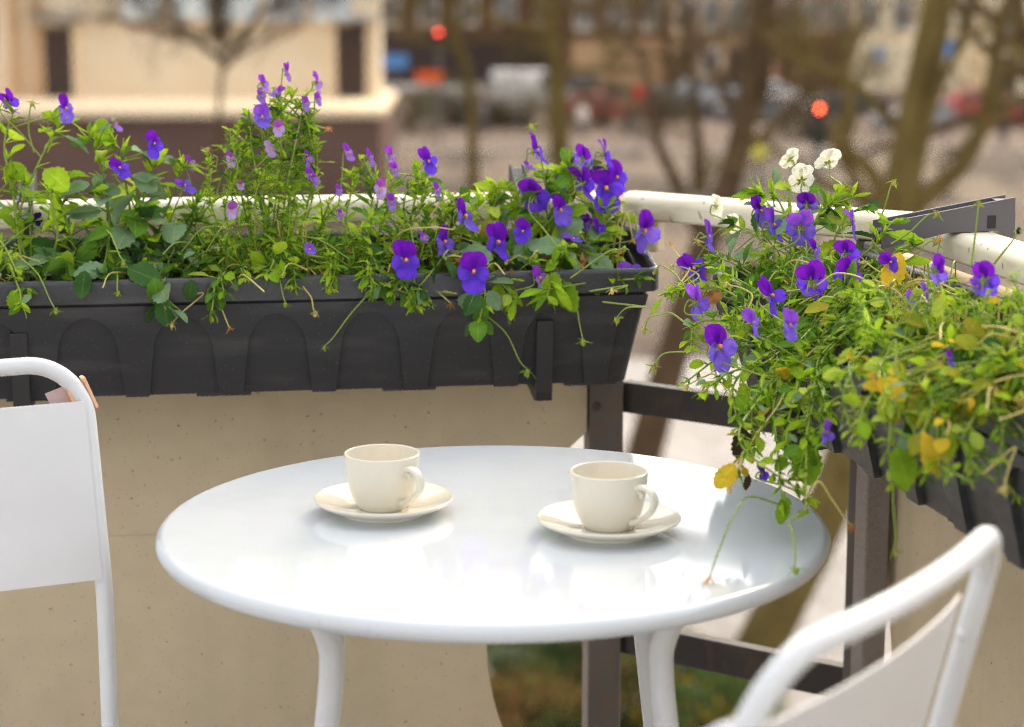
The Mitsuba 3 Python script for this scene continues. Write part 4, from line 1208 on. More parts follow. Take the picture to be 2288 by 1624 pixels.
PODS = [
    ('a',(-0.5638,2.6453,0.8525),(-0.6064,2.6848,0.9250),0.0199,'s'),
    ('b',(-0.4825,2.6668,0.9096),(-0.5121,2.7081,0.9624),0.0189,'s'),
    ('b',(-0.4909,2.6656,0.8716),(-0.4942,2.6904,0.9015),0.0167,'s'),
    ('b',(-0.4240,2.6649,0.8321),(-0.3638,2.7086,0.8759),0.0167,'y'),
    ('b',(-0.4318,2.6688,0.8541),(-0.4286,2.6895,0.8790),0.0145,'r'),
    ('c',(-0.3523,2.6749,0.8246),(-0.3749,2.6970,0.8692),0.0146,'r'),
    ('c',(-0.2843,2.6844,0.8542),(-0.3016,2.7173,0.9203),0.0168,'s'),
    ('c',(-0.2480,2.6894,0.8414),(-0.2569,2.7134,0.8751),0.0191,'y'),
    ('d',(-0.2364,2.6911,0.7975),(-0.1840,2.7236,0.8648),0.0147,'s'),
    ('e',(0.0180,2.7215,0.7590),(-0.0238,2.7409,0.8416),0.0252,'s'),
    ('e',(0.0914,2.7318,0.7967),(0.0707,2.7693,0.8953),0.0229,'s'),
    ('e',(-0.1010,2.7201,0.8470),(-0.1108,2.7439,0.8702),0.0137,'k'),
    ('e',(-0.0772,2.7234,0.8470),(-0.1051,2.7447,0.8700),0.0159,'r'),
    ('e',(0.0255,2.8539,1.0623),(0.0510,2.8473,0.9728),0.0223,'u'),
    ('e',(-0.0135,2.7373,0.8423),(-0.0336,2.7547,0.8684),0.0172,'y'),
    ('c',(-0.2352,2.7972,1.0638),(-0.2664,2.7929,1.0688),0.0161,'r'),
    ('c',(-0.3901,2.7756,1.0389),(-0.3690,2.7786,1.0271),0.0172,'y'),
    ('a',(-0.6074,2.7554,1.1003),(-0.6152,2.7543,1.0467),0.0192,'u'),
    ('a',(-0.5867,2.7583,1.0690),(-0.5821,2.7589,1.0462),0.0159,'u'),
    ('b',(-0.5088,2.7691,1.0794),(-0.5382,2.7650,1.0342),0.0148,'u'),
    ('d',(-0.0747,2.8096,0.9803),(-0.1067,2.8051,0.9604),0.0140,'r'),
    ('e',(-0.0078,2.7583,0.8969),(0.0210,2.7623,0.9079),0.0149,'y'),
    ('e',(0.1288,2.6000,0.8494),(0.1795,2.5500,0.8745),0.0207,'u'),
    ('e',(0.1214,2.6000,0.8852),(0.1489,2.5800,0.8967),0.0185,'y'),
    ('e',(0.1371,2.6200,0.9344),(0.1017,2.6200,0.9234),0.0164,'s'),
    ('g',(0.1621,2.4500,0.8207),(0.2200,2.4000,0.8493),0.0206,'u'),
    ('g',(0.1526,2.4800,0.8602),(0.1820,2.4400,0.8883),0.0187,'u'),
    ('g',(0.1911,2.6000,0.9438),(0.2107,2.5500,0.9231),0.0162,'r'),
    ('g',(0.2269,2.6200,0.9426),(0.2470,2.6000,0.9318),0.0174,'y'),
    ('g',(0.1870,1.9750,0.7106),(0.2339,2.0800,0.7670),0.0186,'r'),
    ('g',(0.2703,1.9850,0.7173),(0.2726,2.0600,0.7473),0.0196,'s'),
    ('g',(0.3349,2.0600,0.7382),(0.2996,2.0600,0.7880),0.0176,'r'),
    ('g',(0.2215,2.1400,0.7559),(0.2342,2.1400,0.7980),0.0164,'y'),
    ('h',(0.3582,1.9500,0.7452),(0.3533,1.9500,0.8012),0.0167,'u'),
    ('h',(0.4338,1.8600,0.8289),(0.4466,1.8800,0.8648),0.0198,'y'),
    ('f',(0.4508,2.5600,1.0221),(0.4363,2.5600,0.9806),0.0191,'u'),
    ('f',(0.4074,2.6200,1.0082),(0.3917,2.6400,0.9977),0.0184,'u'),
    ('f',(0.4790,2.4400,1.0003),(0.4295,2.4400,0.9681),0.0182,'u'),
    ('f',(0.4753,2.4200,0.9710),(0.4368,2.4200,0.9481),0.0181,'u'),
    ('h',(0.4969,2.3000,1.0288),(0.4875,2.2800,0.9693),0.0181,'u'),
    ('h',(0.5265,2.2400,1.0082),(0.5068,2.2600,0.9723),0.0177,'k'),
    ('f',(0.4291,2.4000,0.9258),(0.4087,2.4000,0.9359),0.0160,'r'),
    ('g',(0.2407,2.4200,0.9226),(0.2690,2.4000,0.9157),0.0172,'y'),
    ('g',(0.1902,2.5600,0.9215),(0.2189,2.5200,0.9170),0.0160,'y'),
    ('g',(0.1689,2.5600,0.9161),(0.2069,2.5000,0.9096),0.0160,'u'),
    ('g',(0.1922,2.3600,0.8165),(0.2248,2.3400,0.8358),0.0199,'y'),
    ('g',(0.2127,2.3400,0.8207),(0.2347,2.3400,0.8308),0.0177,'r'),
    ('h',(0.4573,2.3000,0.9904),(0.4492,2.3000,0.9517),0.0163,'r'),
    ('h',(0.3396,2.0000,0.9010),(0.3593,2.0000,0.9395),0.0168,'r'),
]
SHOOTS = [
    ('a','f',0.0329,[(-0.6195,2.7436,0.8934),(-0.6271,2.7526,0.9612),(-0.5931,2.7574,1.0464),(-0.5698,2.7606,1.0773)]),
    ('a','f',0.0284,[(-0.6228,2.7330,0.8950),(-0.6321,2.7418,0.9855),(-0.6429,2.7504,1.0414),(-0.6321,2.7620,1.0885)]),
    ('a','f',0.0272,[(-0.5915,2.7475,0.8986),(-0.5747,2.7296,0.9414),(-0.5838,2.7284,0.9871),(-0.5800,2.7390,0.9972)]),
    ('a','f',0.0256,[(-0.6350,2.7111,0.8926),(-0.6419,2.7001,0.9341),(-0.6222,2.6826,0.9084),(-0.6028,2.6651,0.8829)]),
    ('a','f',0.0261,[(-0.6669,2.7269,0.8959),(-0.6604,2.7379,0.9688),(-0.6366,2.7412,1.0083)]),
    ('a','f',0.0265,[(-0.6517,2.7088,0.8873),(-0.6277,2.6819,0.9085),(-0.6113,2.6539,0.8847),(-0.6062,2.6394,0.8647)]),
    ('a','n',0.0194,[(-0.6161,2.7541,0.8918),(-0.6195,2.7638,0.9943),(-0.6407,2.7608,1.0175)]),
    ('b','d',0.0417,[(-0.5459,2.7741,0.8770),(-0.5555,2.7424,0.9166),(-0.5536,2.7023,0.9054)]),
    ('b','d',0.0438,[(-0.4890,2.7820,0.8875),(-0.5085,2.7389,0.9344),(-0.5134,2.6978,0.9061)]),
    ('b','d',0.0428,[(-0.4739,2.7942,0.8797),(-0.4659,2.7549,0.9264),(-0.4642,2.7047,0.8993)]),
    ('b','d',0.0400,[(-0.4381,2.7891,0.8805),(-0.4226,2.7711,0.9241),(-0.3963,2.7445,0.9048)]),
    ('b','d',0.0402,[(-0.5134,2.7887,0.8865),(-0.4966,2.7708,0.9473),(-0.4610,2.7657,0.9538)]),
    ('b','d',0.0381,[(-0.5021,2.7903,0.8862),(-0.4419,2.7886,0.9450),(-0.4176,2.7819,0.9517)]),
    ('b','d',0.0380,[(-0.5643,2.7816,0.8876),(-0.5742,2.7802,0.9228),(-0.5433,2.7744,0.9469)]),
    ('b','d',0.0390,[(-0.4601,2.7456,0.8815),(-0.4467,2.6970,0.8778),(-0.4228,2.6650,0.8547)]),
    ('b','f',0.0364,[(-0.5304,2.7863,0.8868),(-0.5202,2.7776,0.9638),(-0.5273,2.7666,1.0284),(-0.5372,2.7652,1.0627)]),
    ('b','f',0.0344,[(-0.4906,2.7919,0.8919),(-0.4937,2.7914,0.9679),(-0.5010,2.7803,1.0327),(-0.5116,2.7788,1.0500)]),
    ('b','f',0.0322,[(-0.4735,2.7943,0.8915),(-0.4470,2.7879,0.9625),(-0.4274,2.7805,1.0039),(-0.4240,2.7810,1.0211)]),
    ('b','f',0.0310,[(-0.5474,2.7839,0.8872),(-0.5906,2.7779,0.9348),(-0.5927,2.7675,0.9709)]),
    ('b','f',0.0323,[(-0.5153,2.7985,0.8850),(-0.4704,2.7947,0.9907),(-0.4578,2.7965,1.0311)]),
    ('b','f',0.0311,[(-0.4794,2.7934,0.8857),(-0.4181,2.7818,0.9342),(-0.4055,2.7836,0.9805)]),
    ('b','f',0.0285,[(-0.5547,2.7627,0.8904),(-0.5652,2.7411,0.9513),(-0.5717,2.7503,0.9787),(-0.5324,2.7557,0.9895)]),
    ('b','g',0.0354,[(-0.5096,2.7690,0.8953),(-0.5166,2.7580,0.9663),(-0.5294,2.7562,0.9952)]),
    ('b','g',0.0366,[(-0.4871,2.7722,0.8948),(-0.4833,2.7626,0.9600),(-0.4652,2.7651,0.9999)]),
    ('c','n',0.0230,[(-0.3225,2.7951,0.8796),(-0.3190,2.7855,0.9918),(-0.3118,2.7865,1.0608),(-0.2808,2.8010,1.1082)]),
    ('c','n',0.0218,[(-0.3339,2.7936,0.8857),(-0.3416,2.7824,0.9922),(-0.3432,2.7822,1.0440),(-0.3121,2.7966,1.1000)]),
    ('c','n',0.0219,[(-0.3053,2.7976,0.8792),(-0.2793,2.7911,0.9854),(-0.2668,2.7928,1.0429),(-0.2613,2.8037,1.0880)]),
    ('c','n',0.0205,[(-0.3168,2.7959,0.8795),(-0.3009,2.7780,0.9927),(-0.2871,2.7698,1.0623),(-0.2931,2.7791,1.0956)]),
    ('c','n',0.0217,[(-0.3384,2.7828,0.8874),(-0.3565,2.7601,0.9775),(-0.3583,2.7599,1.0176),(-0.3454,2.7819,1.0726)]),
    ('c','n',0.0206,[(-0.3512,2.7911,0.8802),(-0.3821,2.7767,0.9581),(-0.3893,2.7757,1.0044),(-0.3857,2.7762,1.0331)]),
    ('c','n',0.0207,[(-0.2938,2.7992,0.8790),(-0.2626,2.7934,0.9618),(-0.2502,2.7952,1.0196),(-0.2607,2.7937,1.0659)]),
    ('c','n',0.0216,[(-0.3249,2.7645,0.8785),(-0.3269,2.7441,0.9394),(-0.3259,2.7442,0.9852),(-0.3095,2.7566,1.0180)]),
    ('c','n',0.0217,[(-0.3079,2.7669,0.8781),(-0.2878,2.7495,0.9271),(-0.2814,2.7504,0.9673),(-0.2875,2.7597,0.9948)]),
    ('c','n',0.0204,[(-0.3361,2.7630,0.8846),(-0.3653,2.7286,0.9186),(-0.3759,2.7271,0.9417)]),
    ('c','n',0.0206,[(-0.2907,2.7693,0.8836),(-0.2532,2.7442,0.9164),(-0.2480,2.7551,0.9437)]),
    ('c','n',0.0217,[(-0.3201,2.7753,0.8885),(-0.3162,2.7556,0.9666),(-0.3324,2.7635,1.0458),(-0.3339,2.7835,1.0839)]),
    ('c','n',0.0207,[(-0.3041,2.7876,0.8866),(-0.2778,2.7812,1.0154),(-0.2719,2.7921,1.0775),(-0.2552,2.7945,1.0600)]),
    ('c','n',0.0213,[(-0.3338,2.7431,0.8819),(-0.3398,2.7019,0.8998),(-0.3361,2.6923,0.8899)]),
    ('c','n',0.0203,[(-0.3000,2.7478,0.8811),(-0.2787,2.7104,0.8985),(-0.2693,2.6966,0.8778)]),
    ('c','n',0.0208,[(-0.3485,2.7713,0.8891),(-0.3985,2.7643,0.9250),(-0.4114,2.7827,0.9690)]),
    ('c','f',0.0279,[(-0.3563,2.7399,0.8824),(-0.3621,2.6988,0.8946),(-0.3620,2.6735,0.8759)]),
    ('c','f',0.0259,[(-0.3113,2.7462,0.8814),(-0.3008,2.7073,0.9103),(-0.3055,2.6965,0.8949)]),
    ('d','n',0.0232,[(-0.2131,2.8104,0.8713),(-0.2170,2.7998,0.9435),(-0.2049,2.8015,0.9899),(-0.2111,2.8107,1.0064)]),
    ('d','n',0.0221,[(-0.1840,2.8145,0.8706),(-0.1709,2.8062,0.9426),(-0.1532,2.8087,0.9774),(-0.1593,2.8179,0.9997)]),
    ('d','n',0.0233,[(-0.1666,2.8169,0.8703),(-0.1304,2.8119,0.9419),(-0.1127,2.8144,0.9826),(-0.1188,2.8236,1.0020)]),
    ('d','n',0.0220,[(-0.2362,2.8072,0.8718),(-0.2459,2.7957,0.9323),(-0.2395,2.7966,0.9731)]),
    ('d','n',0.0229,[(-0.1993,2.7821,0.8758),(-0.1965,2.7522,0.9268),(-0.1791,2.7546,0.9610)]),
    ('d','n',0.0218,[(-0.1763,2.7853,0.8752),(-0.1512,2.7585,0.9143),(-0.1400,2.7702,0.9474)]),
    ('d','n',0.0222,[(-0.1432,2.8202,0.8697),(-0.0957,2.8167,0.9295),(-0.0809,2.8188,0.9704)]),
    ('d','n',0.0225,[(-0.2207,2.7589,0.8794),(-0.2284,2.7174,0.9031),(-0.2327,2.6966,0.8778)]),
    ('d','n',0.0225,[(-0.1858,2.7537,0.8802),(-0.1773,2.7145,0.8978),(-0.1795,2.6990,0.8689)]),
    ('d','n',0.0215,[(-0.1636,2.7669,0.8781),(-0.1385,2.7300,0.8955),(-0.1490,2.7083,0.8702)]),
    ('d','n',0.0217,[(-0.2108,2.7805,0.8760),(-0.2306,2.7474,0.9159),(-0.2417,2.7459,0.9334)]),
    ('d','f',0.0283,[(-0.1521,2.7685,0.8779),(-0.1382,2.7199,0.8798),(-0.1237,2.7068,0.8533)]),
    ('d','n',0.0220,[(-0.1306,2.8018,0.8727),(-0.1178,2.7833,0.9107),(-0.1065,2.7950,0.9441)]),
    ('d','n',0.0209,[(-0.1943,2.7929,0.8741),(-0.1815,2.7947,0.9733),(-0.1882,2.8139,1.0002)]),
    ('d','f',0.0258,[(-0.1436,2.8302,0.8801),(-0.1252,2.8328,0.9804),(-0.1075,2.8353,1.0066)]),
    ('e','g',0.0444,[(0.0276,2.8440,0.8780),(0.0448,2.8162,0.9059),(0.0681,2.8093,0.9128)]),
    ('e','g',0.0431,[(0.0931,2.8532,0.8766),(0.0857,2.8118,0.9007),(0.1029,2.8041,0.9195)]),
    ('e','f',0.0389,[(-0.0021,2.8500,0.8771),(-0.0257,2.8467,0.9373),(-0.0197,2.8475,0.9846)]),
    ('e','f',0.0380,[(0.0337,2.8651,0.8748),(0.0631,2.8591,0.9476),(0.0870,2.8725,0.9936),(0.0780,2.8713,1.0057)]),
    ('e','f',0.0379,[(0.0635,2.8591,0.8757),(0.1105,2.8556,0.9361),(0.1223,2.8573,0.9538)]),
    ('e','f',0.0352,[(-0.0258,2.8467,0.8776),(-0.0550,2.8325,0.9392),(-0.0373,2.8350,0.9684)]),
    ('e','n',0.0235,[(0.0746,2.8304,0.8741),(0.1155,2.8260,0.9045),(0.1358,2.8188,0.8967)]),
    ('e','f',0.0355,[(0.0158,2.8626,0.8751),(0.0038,2.8508,0.9486),(0.0098,2.8617,0.9770)]),
    ('e','f',0.0365,[(0.0448,2.8061,0.8720),(0.0497,2.7563,0.8856),(0.0465,2.7306,0.8608)]),
    ('e','d',0.0375,[(-0.0485,2.7829,0.8756),(-0.0362,2.7342,0.8718),(-0.0389,2.7136,0.8291)]),
    ('e','d',0.0340,[(-0.0779,2.7990,0.8849),(-0.0823,2.7580,0.9144),(-0.1155,2.7180,0.8744)]),
    ('e','f',0.0342,[(-0.0369,2.7846,0.8754),(-0.0192,2.7466,0.8813),(0.0037,2.7246,0.8560)]),
    ('e','f',0.0327,[(-0.0846,2.8284,0.8744),(-0.0840,2.8184,0.9234),(-0.0664,2.8208,0.9584)]),
    ('e','g',0.0355,[(0.0577,2.8684,0.8742),(0.0396,2.8659,0.9347),(-0.0080,2.8593,0.9654)]),
    ('e','n',0.0231,[(0.0856,2.8017,0.8756),(0.1366,2.7684,0.8750),(0.1712,2.7682,0.8779)]),
    ('e','d',0.0347,[(0.0097,2.8214,0.8755),(-0.0079,2.7987,0.9085),(0.0038,2.7801,0.8936)]),
    ('e','f',0.0319,[(0.0637,2.8693,0.8741),(0.0453,2.8566,0.9598),(0.0422,2.8562,0.9955)]),
    ('e','y',0.0233,[(-0.0256,2.8265,0.8807),(-0.0429,2.8039,0.9136),(-0.0369,2.7946,0.9032)]),
    ('f','d',0.0328,[(0.3587,2.6200,0.9013),(0.3542,2.6400,0.9646),(0.3044,2.6400,0.9867)]),
    ('f','f',0.0325,[(0.3560,2.6000,0.9044),(0.3730,2.6200,0.9782),(0.4104,2.6200,1.0001)]),
    ('f','f',0.0308,[(0.3533,2.6200,0.9013),(0.3287,2.6600,0.9897),(0.3009,2.6600,1.0008)]),
    ('f','d',0.0334,[(0.3723,2.6000,0.9044),(0.3974,2.6000,0.9699),(0.4237,2.6000,0.9916)]),
    ('f','d',0.0329,[(0.3344,2.6000,0.8989),(0.3031,2.6200,0.9454),(0.2721,2.6400,0.9646)]),
    ('f','d',0.0317,[(0.3707,2.5500,0.9015),(0.3763,2.5600,0.9431),(0.3998,2.5400,0.9460)]),
    ('f','f',0.0282,[(0.3797,2.5400,0.9085),(0.4277,2.5200,0.9594),(0.4428,2.5200,0.9805)]),
    ('f','f',0.0279,[(0.3450,2.6400,0.8981),(0.3422,2.6800,0.9873),(0.3608,2.7000,1.0129)]),
    ('f','n',0.0234,[(0.3400,2.5600,0.9053),(0.3181,2.5600,0.9269),(0.2965,2.5600,0.9377)]),
    ('f','f',0.0264,[(0.3791,2.5000,0.9096),(0.4220,2.4800,0.9338),(0.4649,2.4400,0.9707)]),
    ('f','n',0.0225,[(0.3530,2.5000,0.9096),(0.3651,2.4800,0.9338),(0.3774,2.4600,0.9420)]),
    ('f','f',0.0272,[(0.3687,2.5000,0.9096),(0.4087,2.4600,0.9265),(0.4312,2.4200,0.9633)]),
    ('f','d',0.0306,[(0.3560,2.6000,0.9044),(0.3627,2.6200,0.9563),(0.3865,2.6400,0.9867)]),
    ('f','f',0.0267,[(0.3081,2.5600,0.8999),(0.2649,2.5600,0.9215),(0.2328,2.5600,0.9269)]),
    ('g','n',0.0227,[(0.3173,2.4600,0.8848),(0.2755,2.4600,0.9161),(0.2359,2.4800,0.9338)]),
    ('g','n',0.0230,[(0.3099,2.4400,0.8779),(0.2603,2.4600,0.9057),(0.2156,2.4800,0.9129),(0.1861,2.5000,0.9043)]),
    ('g','f',0.0272,[(0.3127,2.4200,0.8712),(0.2516,2.4200,0.8815),(0.2111,2.4200,0.8815),(0.1997,2.4000,0.8595)]),
    ('g','n',0.0227,[(0.3154,2.4000,0.8646),(0.2672,2.3800,0.8988),(0.2355,2.3600,0.8922)]),
    ('g','f',0.0274,[(0.3151,2.3600,0.8721),(0.2689,2.3000,0.8637),(0.2363,2.2600,0.8424),(0.2349,2.2400,0.8128)]),
    ('g','n',0.0224,[(0.3173,2.3400,0.8759),(0.2741,2.2600,0.8570),(0.2515,2.2200,0.8221),(0.2500,2.2000,0.7883)]),
    ('g','f',0.0272,[(0.3196,2.3200,0.8747),(0.2975,2.2200,0.8556),(0.2815,2.1600,0.8213),(0.2844,2.1400,0.7887)]),
    ('g','f',0.0279,[(0.3266,2.3000,0.8735),(0.3135,2.2000,0.8550),(0.2971,2.1400,0.8212),(0.2868,2.1200,0.7704)]),
    ('g','f',0.0271,[(0.3382,2.2800,0.8774),(0.2904,2.2400,0.8659),(0.2604,2.2200,0.8412)]),
    ('g','n',0.0222,[(0.3319,2.3400,0.8809),(0.2998,2.3200,0.8895),(0.2685,2.3000,0.8834)]),
    ('g','n',0.0216,[(0.3360,2.3000,0.8834),(0.3231,2.2800,0.9017),(0.2991,2.2400,0.8946)]),
    ('g','y',0.0275,[(0.3145,2.2800,0.8676),(0.2768,2.2000,0.8360),(0.2475,2.1800,0.8026),(0.2323,2.1600,0.7696)]),
    ('g','f',0.0244,[(0.3123,2.3000,0.8686),(0.2745,2.2200,0.8412),(0.2729,2.1600,0.7979),(0.2738,2.1200,0.7471)]),
    ('g','n',0.0214,[(0.3250,2.3600,0.8721),(0.3508,2.3400,0.9058),(0.3671,2.3200,0.9142)]),
    ('g','f',0.0277,[(0.3178,2.3800,0.8684),(0.2851,2.3600,0.8822),(0.2649,2.3600,0.9023)]),
    ('g','n',0.0227,[(0.3150,2.4400,0.8779),(0.3270,2.4600,0.9109),(0.3083,2.4800,0.9338)]),
    ('g','f',0.0254,[(0.2978,2.3800,0.8684),(0.2439,2.3400,0.8659),(0.2230,2.3200,0.8349)]),
    ('g','n',0.0205,[(0.3278,2.2400,0.8755),(0.3144,2.1400,0.8490),(0.3054,2.1000,0.8122)]),
    ('h','n',0.0221,[(0.3699,2.1600,0.9096),(0.3586,2.1800,0.9383),(0.3477,2.2000,0.9488)]),
    ('h','f',0.0259,[(0.3845,2.1400,0.9133),(0.3923,2.1400,0.9452),(0.4053,2.1400,0.9588)]),
    ('h','f',0.0264,[(0.3996,2.1000,0.9118),(0.4206,2.1000,0.9387),(0.4377,2.1000,0.9521)]),
    ('h','f',0.0259,[(0.4226,2.0600,0.9107),(0.4561,2.0600,0.9371),(0.4815,2.0600,0.9502)]),
    ('h','n',0.0218,[(0.3776,2.1000,0.9118),(0.3594,2.1000,0.9298),(0.3431,2.0800,0.9246)]),
    ('h','f',0.0257,[(0.3620,2.0600,0.9107),(0.3439,2.0000,0.8967),(0.3255,1.9600,0.8797),(0.3221,1.9600,0.8542)]),
    ('h','f',0.0253,[(0.3857,2.0000,0.9053),(0.3833,1.9400,0.8925),(0.3724,1.9200,0.8636),(0.3778,1.9200,0.8301)]),
    ('h','y',0.0292,[(0.3978,2.0200,0.9099),(0.3822,1.9800,0.9009),(0.3569,1.9800,0.9094)]),
    ('h','y',0.0298,[(0.3809,2.0200,0.9055),(0.3575,1.9800,0.8923),(0.3711,1.9600,0.8754)]),
    ('h','f',0.0241,[(0.4197,1.9800,0.9009),(0.4202,1.9200,0.8885),(0.4048,1.9000,0.8683)]),
    ('h','f',0.0241,[(0.4489,1.9800,0.9009),(0.4569,1.9400,0.8925),(0.4406,1.9000,0.8765)]),
    ('h','y',0.0266,[(0.3996,1.9400,0.8925),(0.3924,1.9000,0.8765),(0.3856,1.9000,0.8434)]),
    ('h','f',0.0247,[(0.3661,1.9800,0.8838),(0.3476,1.9400,0.8589),(0.3531,1.9400,0.8165)]),
    ('h','d',0.0269,[(0.4268,2.0400,0.9233),(0.4436,2.0000,0.9310),(0.4770,2.0000,0.9353)]),
    ('h','d',0.0262,[(0.4443,2.0000,0.9139),(0.4686,1.9600,0.9177),(0.4807,1.9400,0.9092)]),
    ('h','f',0.0237,[(0.3545,2.1200,0.9080),(0.3248,2.0400,0.8971),(0.3139,2.0200,0.8751),(0.3200,2.0000,0.8535)]),
    ('h','f',0.0266,[(0.4169,2.1000,0.9208),(0.4069,2.1200,0.9351),(0.3799,2.1200,0.9441)]),
    ('h','y',0.0243,[(0.4278,2.0000,0.9053),(0.4399,1.9400,0.9092),(0.4285,1.9200,0.8844)]),
    ('h','n',0.0212,[(0.4053,2.0600,0.9107),(0.4221,2.0600,0.9239),(0.4312,2.0200,0.9228)]),
    ('h','n',0.0219,[(0.4522,2.0800,0.9246),(0.4772,2.1000,0.9521),(0.4942,2.1000,0.9654)]),
    ('h','f',0.0257,[(0.4290,2.1400,0.9225),(0.4265,2.1800,0.9522),(0.4437,2.2000,0.9628)]),
    ('h','f',0.0262,[(0.3959,2.1800,0.9151),(0.3879,2.2200,0.9455),(0.3726,2.2400,0.9469)]),
    ('h','f',0.0256,[(0.4654,2.0200,0.9185),(0.4943,2.0200,0.9358),(0.5065,2.0400,0.9581)]),
    ('h','n',0.0226,[(0.3766,2.1200,0.9125),(0.3480,2.1400,0.9316),(0.3241,2.1600,0.9280)]),
    ('h','n',0.0194,[(0.3790,1.9600,0.8881),(0.3911,1.9400,0.9009),(0.4077,1.9200,0.8968)]),
    ('h','d',0.0245,[(0.3608,2.0000,0.8967),(0.3678,1.9400,0.8673),(0.3747,1.9300,0.8528)]),
    ('h','f',0.0241,[(0.4565,1.9800,0.9179),(0.4636,1.9200,0.9134),(0.4639,1.9000,0.8930)]),
    ('h','n',0.0199,[(0.4317,1.9400,0.9092),(0.4402,1.9000,0.8847),(0.4330,1.8800,0.8566)]),
    ('h','f',0.0241,[(0.4728,1.9800,0.9264),(0.4796,1.9200,0.9175),(0.4762,1.9000,0.8889)]),
    ('h','n',0.0202,[(0.4096,1.9500,0.8987),(0.4127,1.9200,0.8719),(0.4219,1.9000,0.8434)]),
    ('h','f',0.0227,[(0.3969,1.9700,0.9029),(0.3924,1.9200,0.8719),(0.3831,1.9100,0.8534)]),
    ('h','n',0.0213,[(0.4524,2.0400,0.9233),(0.4599,2.0400,0.9494),(0.4423,2.0400,0.9624)]),
    ('h','f',0.0243,[(0.4863,2.0400,0.9320),(0.4940,2.0600,0.9590),(0.4808,2.0800,0.9688)]),
    ('h','n',0.0213,[(0.4391,2.0800,0.9246),(0.4467,2.1000,0.9476),(0.4458,2.1200,0.9621)]),
    ('h','y',0.0243,[(0.4483,1.9600,0.9092),(0.4217,1.9300,0.9030),(0.4077,1.9200,0.8968)]),
    ('h','f',0.0224,[(0.3973,1.9500,0.8987),(0.4051,1.9000,0.8600),(0.4218,1.8800,0.8402)]),
]
